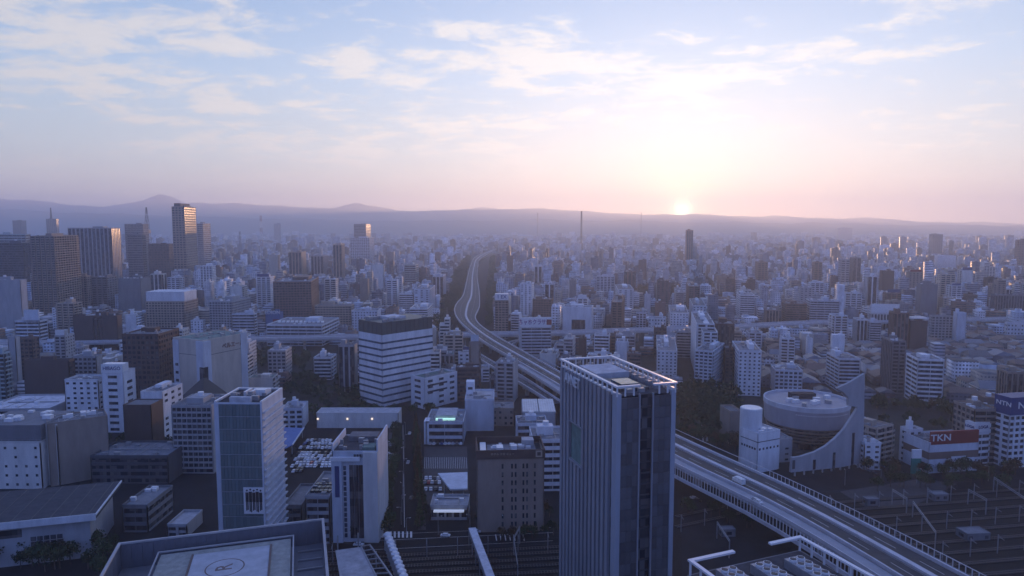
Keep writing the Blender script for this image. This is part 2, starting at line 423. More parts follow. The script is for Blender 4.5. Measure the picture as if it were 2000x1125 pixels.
r_.color_ramp.elements[1].position = .62; r_.color_ramp.elements[1].color = (.055, .055, .058, 1)
t_.links.new(r_.outputs[0], b_.inputs['Base Color'])
sheet('ground', [(-14000, -600), (14000, -600), (14000, 16000), (-14000, 16000)], 0, gm)

mat('hill_wood', (.05, .065, .05), .95, .5, .002, streak=False)
def ridge(name, rows, Y, thick, seed, lift=0.0):
    """a chain of hills: skyline read off the photo at distance Y, falling to the plain on both sides"""
    rr = random.Random(seed); xs = [p[0] for p in rows]
    n = 260; mb = MB(); rings = 7
    x0, x1 = rows[0][0], rows[-1][0]
    prof = []
    ph = [rr.uniform(0, 6.28) for _ in range(8)]
    for i in range(n + 1):
        px = x0 + (x1 - x0) * i / n
        py = np.interp(px, xs, [p[1] for p in rows])
        py += .9 * math.sin(px * .031 + ph[0]) + .6 * math.sin(px * .083 + ph[1]) + .35 * math.sin(px * .21 + ph[2]) + .25 * math.sin(px * .47 + ph[3])
        prof.append(ATY(px, py, Y))
    for i, p in enumerate(prof):
        for k in range(rings):
            s = k / (rings - 1) * 2 - 1
            hh = p.z * (1 - abs(s) ** 1.6) - 2
            wob = 1 + .22 * math.sin(i * .17 * (1 + k * .13) + ph[4] + k) + .12 * math.sin(i * .41 + k * 2 + ph[5]) if k not in (0, 3, 6) else 1
            mb.v.append((p.x * (1 + s * thick / Y), p.y + s * thick, hh * wob if k != 3 else p.z))
    for i in range(n):
        for k in range(rings - 1):
            a = i * rings + k; mb.f.append((a, a + rings, a + rings + 1, a + 1)); mb.m.append(0)
    o = mb.build(name, M['hill_wood']); tag(o, kind='structure')
    for p in o.data.polygons: p.use_smooth = True
ridge('mountains', [(-500, 402), (-200, 396), (0, 389), (60, 391), (130, 400), (200, 403), (250, 397), (280, 391), (310, 389), (340, 393), (375, 398), (450, 396), (520, 402), (600, 404), (660, 408), (700, 402), (735, 403), (775, 411), (870, 411), (960, 408), (1060, 409), (1150, 413), (1230, 417), (1290, 419), (1330, 421), (1350, 417), (1400, 420), (1480, 423), (1560, 424), (1650, 426), (1700, 425), (1760, 431), (1850, 434), (1930, 434), (2000, 438), (2300, 440), (2600, 438)], 12600, 1500, 3)
ridge('hills', [(-500, 414), (0, 411), (90, 413), (200, 417), (330, 421), (480, 426), (640, 429), (800, 432), (960, 430), (1050, 428), (1180, 431), (1300, 433), (1420, 435), (1600, 436), (1800, 440), (2000, 441), (2500, 441)], 9800, 900, 5)

def wall_material():
    m = bpy.data.materials.new('city_wall'); m.use_nodes = True; t = m.node_tree; b = t.nodes['Principled BSDF']
    at = t.nodes.new('ShaderNodeAttribute'); at.attribute_name = 'paint'
    uv = t.nodes.new('ShaderNodeUVMap'); uv.uv_map = 'wall'
    sp = t.nodes.new('ShaderNodeSeparateXYZ'); t.links.new(uv.outputs[0], sp.inputs[0])
    def mm(op, a, b2, c=None):
        n = t.nodes.new('ShaderNodeMath'); n.operation = op
        for i, v in enumerate((a, b2, c)):
            if v is None: continue
            if isinstance(v, (int, float)): n.inputs[i].default_value = v
            else: t.links.new(v, n.inputs[i])
        return n.outputs[0]
    fv = mm('FRACT', mm('MULTIPLY', sp.outputs[1], 1 / 3.3), None)
    uu_ = mm('MULTIPLY', sp.outputs[0], mm('MULTIPLY_ADD', at.outputs['Alpha'], .36, .20)); vv_ = mm('MULTIPLY', sp.outputs[1], 1 / 3.3)
    fu = mm('FRACT', uu_, None)
    mv = mm('MULTIPLY', mm('GREATER_THAN', fv, .36), mm('LESS_THAN', fv, .80))
    mu = mm('GREATER_THAN', mm('ADD', fu, mm('GREATER_THAN', at.outputs['Alpha'], .5)), .42)
    side = mm('GREATER_THAN', sp.outputs[1], 0)
    hasw = mm('GREATER_THAN', at.outputs['Alpha'], .12)
    w = mm('MULTIPLY', mm('MULTIPLY', mm('MULTIPLY', mv, mu), side), hasw)
    ns = t.nodes.new('ShaderNodeTexNoise'); ns.inputs['Scale'].default_value = .12; ns.inputs['Detail'].default_value = 5
    g = t.nodes.new('ShaderNodeNewGeometry'); t.links.new(g.outputs['Position'], ns.inputs['Vector'])
    mr = t.nodes.new('ShaderNodeMapRange'); mr.inputs[3].default_value = .65; mr.inputs[4].default_value = 1.25; mr.inputs[1].default_value = .3; mr.inputs[2].default_value = .7; t.links.new(ns.outputs[0], mr.inputs[0])
    sc = t.nodes.new('ShaderNodeVectorMath'); sc.operation = 'SCALE'; t.links.new(at.outputs['Color'], sc.inputs[0]); t.links.new(mr.outputs[0], sc.inputs['Scale'])
    mx = t.nodes.new('ShaderNodeMix'); mx.data_type = 'RGBA'; t.links.new(w, mx.inputs[0]); t.links.new(sc.outputs[0], mx.inputs[6]); 
    cb = t.nodes.new('ShaderNodeCombineXYZ'); t.links.new(mm('FLOOR', uu_, None), cb.inputs[0]); t.links.new(mm('FLOOR', vv_, None), cb.inputs[1]); t.links.new(at.outputs['Alpha'], cb.inputs[2])
    wn = t.nodes.new('ShaderNodeTexWhiteNoise'); t.links.new(cb.outputs[0], wn.inputs['Vector'])
    wr = t.nodes.new('ShaderNodeValToRGB'); wr.color_ramp.elements[0].position = .5; wr.color_ramp.elements[0].color = (.022, .03, .045, 1); wr.color_ramp.elements[1].color = (.15, .15, .16, 1); t.links.new(wn.outputs['Value'], wr.inputs[0]); t.links.new(wr.outputs[0], mx.inputs[7])
    t.links.new(mx.outputs[2], b.inputs['Base Color'])
    rg = t.nodes.new('ShaderNodeMapRange'); rg.inputs[3].default_value = .85; rg.inputs[4].default_value = .4; t.links.new(w, rg.inputs[0]); t.links.new(rg.outputs[0], b.inputs['Roughness'])
    return m
CITYM = wall_material()
def boxes(name, A, label=None, group=None, kind='stuff'):
    """many boxes as one mesh; A rows: cx cy z0 w d h yaw r g b style"""
    A = np.asarray(A, dtype=np.float64); n = len(A)
    if n == 0: return
    sx = np.array([-1, 1, 1, -1, -1, 1, 1, -1]) * .5; sy = np.array([-1, -1, 1, 1, -1, -1, 1, 1]) * .5; sz = np.array([0, 0, 0, 0, 1, 1, 1, 1.])
    lx = A[:, 3:4] * sx; ly = A[:, 4:5] * sy; c = np.cos(A[:, 6:7]); s = np.sin(A[:, 6:7])
    V = np.stack([A[:, 0:1] + lx * c - ly * s, A[:, 1:2] + lx * s + ly * c, A[:, 2:3] + A[:, 5:6] * sz], axis=2).reshape(-1, 3)
    fi = np.array([[4, 5, 6, 7], [0, 1, 5, 4], [1, 2, 6, 5], [2, 3, 7, 6], [3, 0, 4, 7]])
    Fc = (np.arange(n)[:, None, None] * 8 + fi[None]).reshape(-1)
    me = bpy.data.meshes.new(name); me.vertices.add(len(V)); me.vertices.foreach_set('co', V.astype(np.float32).ravel())
    nf = n * 5; me.loops.add(nf * 4); me.loops.foreach_set('vertex_index', Fc.astype(np.int32))
    me.polygons.add(nf); me.polygons.foreach_set('loop_start', (np.arange(nf) * 4).astype(np.int32))
    uv = np.zeros((n, 5, 4, 2)); uv[:, 0, :, 1] = -5
    for k, col in ((1, 3), (2, 4), (3, 3), (4, 4)):
        uv[:, k, 1, 0] = uv[:, k, 2, 0] = A[:, col]; uv[:, k, 2, 1] = uv[:, k, 3, 1] = A[:, 5]
        uv[:, k, 0, 1] = uv[:, k, 1, 1] = 0.001
    l = me.uv_layers.new(name='wall'); l.data.foreach_set('uv', uv.astype(np.float32).ravel())
    ca = me.color_attributes.new(name='paint', type='FLOAT_COLOR', domain='CORNER')
    col = np.repeat(A[:, None, 7:11], 20, axis=1).reshape(n, 5, 4, 4).copy()
    roof = (np.random.RandomState(3).choice([.08, .15, .26, .48], size=n, p=[.30, .35, .22, .13]))[:, None, None]
    tint = A[:, 11:12] if A.shape[1] > 11 else np.ones((n, 1))
    col[:, 0, :, :3] = np.where(tint[:, :, None] > .5, roof * np.array([.96, 1, 1.06]), A[:, None, 7:10])
    ca.data.foreach_set('color', col.astype(np.float32).ravel())
    me.materials.append(CITYM); me.update(calc_edges=True); me.validate()
    o = bpy.data.objects.new(name, me); C.objects.link(o); tag(o, label, None, group, kind); return o
PAL = [((.72, .73, .76), 7), ((.56, .55, .55), 7), ((.42, .38, .33), 4), ((.32, .33, .37), 5), ((.20, .14, .11), 4), ((.12, .08, .07), 3), ((.48, .54, .62), 5), ((.16, .17, .20), 4), ((.27, .21, .17), 3)]
PALW = [p for p, w in PAL for _ in range(w)]
# ------------------------------------------------------------------ elevated expressway, traced edge by edge
mat('deck', (.042, .043, .050), .75, .5, .22, streak=False); mat('barrier', (.54, .54, .57), .7, .2, .2, streak=False)
def smooth(pts, n=6):
    out = []
    for i in range(len(pts) - 1):
        p0 = pts[max(i - 1, 0)]; p1 = pts[i]; p2 = pts[i + 1]; p3 = pts[min(i + 2, len(pts) - 1)]
        for k in range(n):
            t = k / n
            out.append(.5 * ((2 * p1) + (p2 - p0) * t + (2 * p0 - 5 * p1 + 4 * p2 - p3) * t * t + (3 * p1 - p0 - 3 * p2 + p3) * t ** 3))
    out.append(pts[-1]); return out
def resample(pts, n):
    ls = [0]
    for a, b in zip(pts, pts[1:]): ls.append(ls[-1] + (b - a).length)
    out = []; j = 0
    for i in range(n):
        s = ls[-1] * i / (n - 1)
        while j < len(ls) - 2 and ls[j + 1] < s: j += 1
        t = (s - ls[j]) / max(1e-6, ls[j + 1] - ls[j]); out.append(pts[j].lerp(pts[j + 1], min(1, t)))
    return out
def trace(px, z): return smooth([P(x, y, z) for x, y in px])
ZD = 16.0
tl = trace([(970, 486), (932, 499.5), (920, 517), (914, 537), (908, 564), (903, 580), (892, 592), (887, 607), (897, 627), (922, 650), (951, 672), (1002, 701), (1080, 746), (1200, 820), (1321, 895), (1500, 977), (1616, 1042), (1720, 1104), (1800, 1155)], ZD)
tr = trace([(970, 484.5), (939, 505), (934, 519), (932, 539), (936, 568), (937, 600), (928, 614), (927, 623), (938, 636), (967, 656), (1002, 675), (1080, 720), (1200, 788), (1321, 855), (1500, 930), (1672, 1015), (1845, 1103), (1930, 1150)], ZD)
NS = 170
EL = resample(tl, NS); ER = resample(tr, NS)
for _ in range(2):
    for E in (EL, ER):
        E[1:-1] = [(a + b * 2 + c) / 4 for a, b, c in zip(E, E[1:], E[2:])]
# pair every left point with the nearest right one
ER2 = []
for p in EL:
    k = min(range(NS), key=lambda i: (ER[i] - p).length); ER2.append(k)
for i in range(1, NS): ER2[i] = max(ER2[i], ER2[i - 1])
ERP = [ER[k] for k in ER2]
for _ in range(4): ERP[1:-1] = [(a + b * 2 + c) / 4 for a, b, c in zip(ERP, ERP[1:], ERP[2:])]
def ribbon(A, B, z0, z1, name, m, parent):
    """solid strip between two rails"""
    mb = MB(); n = len(A)
    for a, b in zip(A, B): mb.v += [(a.x, a.y, z0), (b.x, b.y, z0), (b.x, b.y, z1), (a.x, a.y, z1)]
    for i in range(n - 1):
        for k in range(4):
            q = (k + 1) % 4; mb.f.append((i * 4 + k, i * 4 + q, i * 4 + 4 + q, i * 4 + 4 + k)); mb.m.append(0)
    mb.f += [(0, 3, 2, 1), ((n - 1) * 4, (n - 1) * 4 + 1, (n - 1) * 4 + 2, (n - 1) * 4 + 3)]; mb.m += [0, 0]
    return mb.build(name, m, parent)
def lerpline(A, B, t, off=0.0): 
    out = []
    for a, b in zip(A, B):
        d = (b - a); l = d.length; out.append(a + d * t + (d / l) * off)
    return out
def highway(A, B, zd, label, marks=True, median=True, wall=1.1, thick=1.4, pier_every=8, lanes=(.25, .75), name='elevated_expressway', piers=True, bw=.7, edge='barrier'):
    r = root(name, (0, 0, 0), 0, label, 'expressway')
    ribbon(A, B, zd - thick, zd - .35, 'girder', M['concrete'], r)
    ribbon(lerpline(A, B, 0, .2), lerpline(A, B, 1, -.2), zd - .35, zd, 'road_deck', M['deck'], r)
    ribbon(lerpline(A, B, 0, -.1), lerpline(A, B, 0, bw), zd - .5, zd + wall, 'side_barrier', M[edge], r)
    ribbon(lerpline(A, B, 1, -bw), lerpline(A, B, 1, .1), zd - .5, zd + wall, 'side_barrier', M[edge], r)
    if median: ribbon(lerpline(A, B, .5, -1.1), lerpline(A, B, .5, 1.1), zd - .1, zd + .95, 'median_barrier', M['barrier'], r)
    if marks:
        for t in lanes:
            o = MB()
            Lc = lerpline(A, B, t, -.09); Rc = lerpline(A, B, t, .09)
            for i in range(0, len(A) - 1):
                seg = max(1, int((Lc[i + 1] - Lc[i]).length / 16))
                for k in range(seg):
                    t0 = k / seg; t1 = t0 + .5 / seg
                    o.quad(*[Vector((q.x, q.y, zd + .006)) for q in (Lc[i].lerp(Lc[i + 1], t0), Rc[i].lerp(Rc[i + 1], t0), Rc[i].lerp(Rc[i + 1], t1), Lc[i].lerp(Lc[i + 1], t1))])
            tag(o.build('lane_marking', M['paint_white'], r), kind='stuff')
        for t, off in ((0, 1.1), (1, -1.1), (.5, -1.7), (.5, 1.7)):
            ribbon(lerpline(A, B, t, off - .08), lerpline(A, B, t, off + .08), zd - .02, zd + .008, 'edge_line', M['paint_white'], r)
    jm = 0
    for i in range(3, len(A) - 1, 3):
        a, b = A[i], B[i]; w = (b - a).length; m_ = (a + b) / 2
        if zd > 12 and m_.y < 900: MB().box(-w / 2 + .8, w / 2 - .8, -.14, .14, 0, .012).build('expansion_joint', M['black'], r, (m_.x, m_.y, zd), math.atan2(b.y - a.y, b.x - a.x))
    if piers:
        last = None; pm = None
        for i in range(2, len(A) - 1):
            a, b = A[i], B[i]; mid = (a + b) / 2
            if last is None or (mid - last).length > 34:
                last = mid; w = (b - a).length; ang = math.atan2(b.y - a.y, b.x - a.x)
                mb = MB().box(-w * .42, w * .42, -1.1, 1.1, zd - thick - 2.0, zd - thick + .02, 0, None, True).box(-1.5, 1.5, -1.2, 1.2, 0, zd - thick - 1.9)
                mb.build('pier', M['concrete'], r, (mid.x, mid.y, 0), ang)
    for a, b in zip(A, B):
        m_ = (a + b) / 2; FOOT.append((m_.x, m_.y, (b - a).length / 2 + 5))
    return r
ex = highway(EL, ERP, ZD, 'long curving elevated expressway with pale barriers running away between the boulevard trees', thick=2.2)
for i_, lab_ in ((70, 'sign gantry over the expressway where it narrows'), (84, 'sign gantry over the straight run beside the billboard')):
    a, b = EL[i_], ERP[i_]; d_ = b - a; g_ = root('road_gantry', (a.x, a.y, ZD), math.atan2(d_.y, d_.x), lab_, 'gantry'); l_ = d_.length
    for x_ in (0, l_): MB().box(x_ - .25, x_ + .25, -.25, .25, 0, 6.5).build('post', M['metal_grey'], g_)
    MB().box(0, l_, -.3, .3, 6.0, 6.6, 0, None, True).build('cross_beam', M['metal_grey'], g_)
    for x_ in (.25, .7): MB().box(l_ * x_ - 2.2, l_ * x_ + 2.2, -.5, -.35, 5.2, 7.6, 0, None, True).build('sign_panel', M['metal_grey'], g_)
# the lighter ramp on the near side of it with its railing of upright posts and lower beam
near = [i for i, p in enumerate(EL) if p.y < 620]
A1 = [EL[i] for i in near]; B1 = [ERP[i] for i in near]
A2 = lerpline(A1, B1, 0, -7.2); B2 = lerpline(A1, B1, 0, -.9)
mat('ramp_deck', (.34, .35, .38), .75, .2, .1, streak=False)
rp = root('expressway_ramp', (0, 0, 0), 0, 'pale concrete ramp with a railing of upright posts, hugging the near side of the expressway', 'ramp')
ribbon(A2, B2, ZD - 2.0, ZD - .5, 'girder', M['concrete'], rp); ribbon(lerpline(A2, B2, 0, .2), B2, ZD - .5, ZD - .1, 'road_deck', M['ramp_deck'], rp)
ribbon(lerpline(A2, B2, 0, -.1), lerpline(A2, B2, 0, .35), ZD - .6, ZD + .9, 'side_barrier', M['barrier'], rp)
A3 = lerpline(A2, B2, 0, -3.2); A3b = lerpline(A2, B2, 0, -2.4)
ribbon(A3, A3b, ZD - 5.6, ZD - 4.0, 'lower_beam', M['barrier'], rp)
k = 0; postm = MB().box(-.16, .16, -.16, .16, -4.2, .2, 0, None, True).mesh('railing_post', [M['barrier']])
tot = resample(A3b, 400); last = None
for p in tot:
    if p.y > 420 or p.x < 60: continue
    if last is None or (p - last).length > 2.0:
        last = p; obj('railing_post', postm, rp, (p.x, p.y, ZD - .1)); k += 1
for i in range(3, len(A2), 8):
    m_ = (A2[i] + B2[i]) / 2; MB().box(-1.1, 1.1, -1.1, 1.1, 0, ZD - 1.9).build('pier', M['concrete'], rp, (m_.x, m_.y, 0), .4)
# noise wall with frames on the far side
nw = root('noise_wall', (0, 0, 0), 0, 'row of square wall frames standing along the far edge of the expressway', 'noise wall')
Wn = lerpline(A1, B1, 1, 3.4); Wn2 = lerpline(A1, B1, 1, 3.7)
ribbon(lerpline(A1, B1, 1, .9), lerpline(A1, B1, 1, 3.9), ZD - 1.6, ZD - .5, 'service_deck', M['concrete_dark'], nw)
ribbon(Wn, Wn2, ZD + 2.1, ZD + 2.3, 'top_rail', M['barrier'], nw)
fr = MB().box(-.14, .14, -.14, .14, -2.8, 2.12, 0, None, True).mesh('wall_frame', [M['barrier']])
last = None
for p in resample(Wn, 500):
    if p.y > 335 or p.y < 190: continue
    if last is None or (p - last).length > 2.3: last = p; obj('wall_frame', fr, nw, (p.x, p.y, ZD + .02))
# the second highway crossing from left to right, and the curved link by the striped block
def offset_pair(c, w):
    A, B = [], []
    for i, p in enumerate(c):
        d = (c[min(i + 1, len(c) - 1)] - c[max(i - 1, 0)]); d.z = 0; d.normalize(); n = Vector((-d.y, d.x, 0)); A.append(p - n * w / 2); B.append(p + n * w / 2)
    return A, B
cr = resample(trace([(-160, 677), (0, 672), (235, 665), (480, 661.5), (700, 657), (900, 653), (1080, 650), (1265, 643.5), (1435, 637.5), (1620, 629), (1960, 623), (2150, 622)], 14), 60)
A4, B4 = offset_pair(cr, 19)
highway(A4, B4, 14, 'straight elevated highway crossing the city from side to side under the big expressway', thick=2.4, wall=1.6)
lk = resample(trace([(845, 668), (880, 672), (915, 684), (945, 702), (990, 728), (1045, 760), (1085, 785)], 9), 26)
A5, B5 = offset_pair(lk, 9)
highway(A5, B5, 9, 'narrow curved link road climbing beside the expressway near the striped block', thick=1.5, median=False, lanes=(.5,), name='link_ramp')
lk = resample(trace([(1085, 668), (1040, 664), (1005, 668), (985, 682), (1010, 700)], 11), 20)
A6, B6 = offset_pair(lk, 8)
highway(A6, B6, 11, 'short curved slip road joining the expressway behind the block with the billboard', thick=1.3, median=False, lanes=(.5,), name='slip_ramp')

# vehicles
def car_mesh(kind):
    mb = MB()
    if kind == 'truck':
        mb.box(-1.1, 1.1, -3.2, 2.0, .75, 3.25); return mb
    pts = [(-2.15, .35), (-2.2, .8), (-1.5, 1.0), (-.95, 1.45), (.95, 1.47), (1.6, 1.02), (2.2, .85), (2.15, .35)]
    w = .85
    b = 0; n = len(pts)
    mb.v = [(-w * (.86 if p[1] > 1.1 else 1), p[0], p[1]) for p in pts] + [(w * (.86 if p[1] > 1.1 else 1), p[0], p[1]) for p in pts]
    mb.f = [tuple(range(n - 1, -1, -1)), tuple(range(n, 2 * n))] + [(i, (i + 1) % n, n + (i + 1) % n, n + i) for i in range(n)]
    mb.m = [0] * len(mb.f); return mb
glassm = MB().box(-.79, .79, -1.30, 1.32, 1.03, 1.36, 0, None, True).mesh('window', [M['glass']])
wheelm = MB()
for x in (-.8, .8):
    for y in (-1.35, 1.35):
        T = Matrix.Translation((x, y, .32)) @ Matrix.Rotation(math.pi / 2, 4, 'Y'); q = MB().cyl(0, 0, -.1, .1, .32, n=8)
        b0 = len(wheelm.v); wheelm.v += [tuple(T @ Vector(v)) for v in q.v]; wheelm.f += [tuple(b0 + i for i in f) for f in q.f]; wheelm.m += q.m
wheelm = wheelm.mesh('wheels', [M['black']])
PAINT = dict(white=(.75, .76, .77), silver=(.45, .46, .48), black=(.02, .02, .024), blue=(.04, .08, .22), red=(.30, .03, .03), grey=(.16, .165, .18))
for k_, v_ in PAINT.items(): mat('paint_' + k_, v_, .28, .03, .3, streak=False)
for k_ in PAINT: MATS['car_' + k_] = car_mesh('car').mesh('car_body', [M['paint_' + k_]])
def car(x, y, z, rz, col, label, group):
    o = obj('parked_car' if 'parked' in label else 'car', MATS['car_' + col], None, (x, y, z), rz); tag(o, label, 'car', group)
    obj('window', glassm, o); obj('wheel', wheelm, o)
    return o
q = P(1443, 945, ZD); dr = (P(1500, 974, ZD) - P(1400, 922, ZD)); az = math.atan2(dr.y, dr.x) - math.pi / 2
tr_ = root('box_truck', (q.x, q.y, ZD), az, 'white box truck alone on the near carriageway of the expressway', 'truck')
MB().box(-1.15, 1.15, -2.0, 3.4, .8, 3.3, 0, None, True).build('cargo_box', M['paint_white'], tr_)
MB().box(-1.05, 1.05, -3.7, -2.05, .6, 2.3, 0, None, True).build('cab', M['paint_white'], tr_)
MB().box(-.98, .98, -3.76, -3.69, 1.4, 2.15, 0, None, True).build('windscreen', M['glass'], tr_)
MB().box(-1.0, 1.0, -3.5, 3.2, .45, .78, 0, None, True).build('chassis', M['metal_dark'], tr_)
for sx in (-1, 1):
    for yy in (-2.8, 1.9):
        wq = obj('wheel', MB().cyl(0, 0, -.15, .15, .45, n=10).mesh('wheel', [M['black']]), tr_, (sx * .95, yy, .45)); wq.rotation_euler = (0, math.pi / 2, 0)
for (px, py, col, lab) in ((1481, 986, 'white', 'white car just behind the box truck on the pale ramp'), (1476, 982.5, 'silver', 'small silver car close ahead of a white car on the pale ramp')):
    q = P(px, py - 4, ZD - .1); car(q.x, q.y, ZD - .09, az, col, lab, None)
# ------------------------------------------------------------------ landmark buildings
def sign_on(r, face, body, u, zc, size, m, bg=None, bw=0, bh=0, off=.25, sx=1.0, name='lettering'):
    """lettering on a wall: u = metres from the middle of that wall"""
    w, d, h = r['_dims']
    rz = {'F': 0, 'L': -math.pi / 2, 'R': math.pi / 2}[face]
    def at(o): return {'F': (u, -d / 2 - o, zc), 'L': (-w / 2 - o, -u, zc), 'R': (w / 2 + o, u, zc)}[face]
    par = r
    if bg:
        b = MB().box(-bw / 2, bw / 2, -.12, .12, -bh / 2, bh / 2, 0, None, True).build('sign_board', M[bg], r, at(off), rz)
        if body: text(body, size, (0, -.16, 0), (math.pi / 2, 0, 0), M[m], b, .08, name, sx)
        return b
    return text(body, size, at(off), (math.pi / 2, 0, rz), M[m], par, .12, name, sx)

# the tall tower with ribs
z0 = 90.0
cc, lc, rc = P(1205, 757, z0), P(1084, 703, z0), P(1321, 748, z0)
uu = rc - cc; tw = uu.length; yaw = math.atan2(uu.y, uu.x); u = Vector((math.cos(yaw), math.sin(yaw), 0)); v = Vector((-math.sin(yaw), math.cos(yaw), 0)); td = (lc - cc).dot(v)
ctr = cc + u * tw / 2 + v * td / 2
mat('panel_blue', (.10, .105, .118), .42, .25, .3, objvar=.28, streak=False); mat('fin_grey', (.27, .28, .31), .5, .15, .3, objvar=.1); mat('corner_panel', (.36, .39, .44), .4, .1, .3)
T = root('ribbed_tower', (ctr.x, ctr.y, 0), yaw, 'tall dark tower with vertical ribs and a white open frame round its roof', 'office tower')
T['_dims'] = (tw, td, z0)
MB().box(-tw / 2 + .9, tw / 2 - .9, -td / 2 + .9, td / 2 - .9, 0, z0 - 3.2).build('glazing', M['glass'], T)
# side wall of ribs; the tall dark window sits between the third and fifth
fin = MB().box(-.85, 0.2, -.95, .95, 0, z0 - 2.5, 0, None, True)
nfin = 13; pitch = (td - 4) / nfin
wa, wb_ = HIT(1109, 822, lc, cc), HIT(1131, 912, lc, cc)
va = (wa - ctr).dot(v); vb = (wb_ - ctr).dot(v); wz1 = wa.z; wz0 = HIT(1109, 898, lc, cc).z
finm = fin.mesh('rib', [M['fin_grey']])
up = MB().box(-.85, 0.2, -.95, .95, wz1, z0 - 2.5, 0, None, True).mesh('rib', [M['fin_grey']]); dn = MB().box(-.85, 0.2, -.95, .95, 0, wz0, 0, None, True).mesh('rib', [M['fin_grey']])
for side in (-1, 1):
    for i in range(nfin):
        y = -td / 2 + 3.6 + (i + .5) * pitch
        cut = side < 0 and vb - .8 < y < va + .8
        for me in ((up, dn) if cut else (finm,)):
            o = obj('rib', me, T, (side * (tw / 2 - .15), y, 0)); o.rotation_euler.z = 0 if side < 0 else math.pi
MB().box(-tw / 2 + .1, -tw / 2 + .95, vb - 1, va + 1, wz0 + .3, wz1 - .3, 0, None, True).build('tall_window', M['roofgreen'], T)
fm = MB(); fm.box(-tw / 2 - .9, -tw / 2 + .9, vb - 1.4, va + 1.4, wz1 - .3, wz1 + .25, 0, None, True); fm.build('window_frame', M['fin_grey'], T)
fm = MB(); fm.box(-tw / 2 - .9, -tw / 2 + .9, vb - 1.4, va + 1.4, wz0 - .25, wz0 + .3, 0, None, True); fm.build('window_frame', M['fin_grey'], T)
for sx in (-1, 1):
    for sy in (-1, 1):
        MB().box(min(sx * tw / 2, sx * (tw / 2 - 1.6)), max(sx * tw / 2, sx * (tw / 2 - 1.6)), min(sy * td / 2, sy * (td / 2 - 3.2)), max(sy * td / 2, sy * (td / 2 - 3.2)), 0, z0 - 2.2).build('corner_panel', M['corner_panel'], T)
# front and rear: two fields of panels and a dark slot between
x0s = [(-tw / 2 + 1.7, -tw * .13), (tw * .12, tw / 2 - 1.7)]
fh = 3.6; nfl = int((z0 - 3) / fh)
for sy in (-1, 1):
    for a, b in x0s:
        pw = (b - a) / 3; pm = MB().box(.02, pw - .04, -.18, .18, .04, fh - .05, 0, None, True).mesh('panel', [M['panel_blue']])
        for j in range(nfl):
            for i in range(3): obj('panel', pm, T, (a + i * pw, sy * (td / 2 - .35), j * fh))
    for x in (x0s[0][1] + .25, x0s[1][0] - .25): MB().box(x - .22, x + .22, sy * (td / 2 - .1) - .35, sy * (td / 2 - .1) + .35, 0, z0 - 2.6, 0, None, True).build('slot_edge', M['fin_grey'], T)
    for j in range(nfl): MB().box(x0s[0][1] + .5, x0s[1][0] - .5, sy * (td / 2 - .9) - .2, sy * (td / 2 - .9) + .2, j * fh, j * fh + .5, 0, None, True).build('slot_spandrel', M['metal_dark'], T)
MB().box(-tw / 2 + 1, tw / 2 - 1, -td / 2 + 1, td / 2 - 1, z0 - 3.2, z0 - 3.0).build('roof', M['roofdark'], T)
# white open frame
fm_ = M['metal_white']; g0, g1 = x0s[0][1] + .3, x0s[1][0] - .1
for nme, bx in (('roof_beam', (-tw / 2 - .35, -tw / 2 + .75, -td / 2 - .35, td / 2 + .35)), ('roof_beam', (tw / 2 - .75, tw / 2 + .35, -td / 2 - .35, td / 2 + .35)), ('roof_beam', (-tw / 2 + .75, tw / 2 - .75, td / 2 - .75, td / 2 + .35)),
                ('roof_beam', (-tw / 2 + .75, g0, -td / 2 - .35, -td / 2 + .75)), ('roof_beam', (g1, tw / 2 - .75, -td / 2 - .35, -td / 2 + .75))):
    MB().box(*bx, z0 - .2, z0 + .35, 0, None, True).build(nme, fm_, T)
post = MB().box(-.22, .22, -.22, .22, 0, 2.9, 0, None, True).mesh('roof_post', [fm_])
n = int(td / 3.4)
for i in range(n + 1):
    for sx in (-1, 1): obj('roof_post', post, T, (sx * (tw / 2 - .2), -td / 2 + .2 + i * (td - .4) / n, z0 - 3.05))
for i in range(1, 7):
    x = -tw / 2 + i * tw / 7
    for sy in (-1, 1):
        if sy < 0 and g0 < x < g1: continue
        obj('roof_post', post, T, (x, sy * (td / 2 - .2), z0 - 3.05))
wk = MB().box(-.5, .5, -1.1, 1.1, 0, .45, 0, None, True).mesh('clip_on_walkway', [fm_])
for i in range(int(td / 3.4)):
    for sx in (-1, 1): obj('frame_bracket', wk, T, (sx * (tw / 2 + .1), -td / 2 + 2 + i * 3.4, z0 - 2.2))
a = MB().box(-tw * .30, tw * .30, td * .02, td * .34, z0 - 3.0, z0 - 1.0).build('roof_deck', M['rooflight'], T)
MB().box(-tw * .32, tw * .18, -td * .38, -td * .05, z0 - 3.0, z0 - 2.1).build('plant_platform', M['metal_dark'], T)
MB().box(-tw * .20, tw * .10, -td * .30, -td * .13, z0 - 2.1, z0 - 1.5).build('plant_grille', M['glassblue'], T)
for i in range(5): MB().box(-.7, .7, -1.2, 1.2, 0, 1.6).build('cooling_unit', M['metal_grey'], T, (tw * .33, -td * .36 + i * 5, z0 - 3.0))
for i, (x, y) in enumerate([(-.2, -.42), (0, -.42), (.3, .42), (-.05, .42)]): MB().box(-1, 1, -.7, .7, 0, 1.3).build('cooling_unit', M['metal_grey'], T, (tw * x, td * y, z0 - 3.0))
qa = HIT(1095, 738, lc, cc); qb = HIT(1135, 752, lc, cc); yy = ((qa + qb) / 2 - ctr).dot(v)
text('AVNET', 5.2, (-tw / 2 - 1.15, yy, (qa.z + qb.z) / 2), (math.pi / 2, 0, -math.pi / 2), M['metal_white'], T, .15, sx=.85)
FOOT.append((ctr.x, ctr.y, 32)); BOXES.append((1078, 1321, 697, 1125, cc.y))

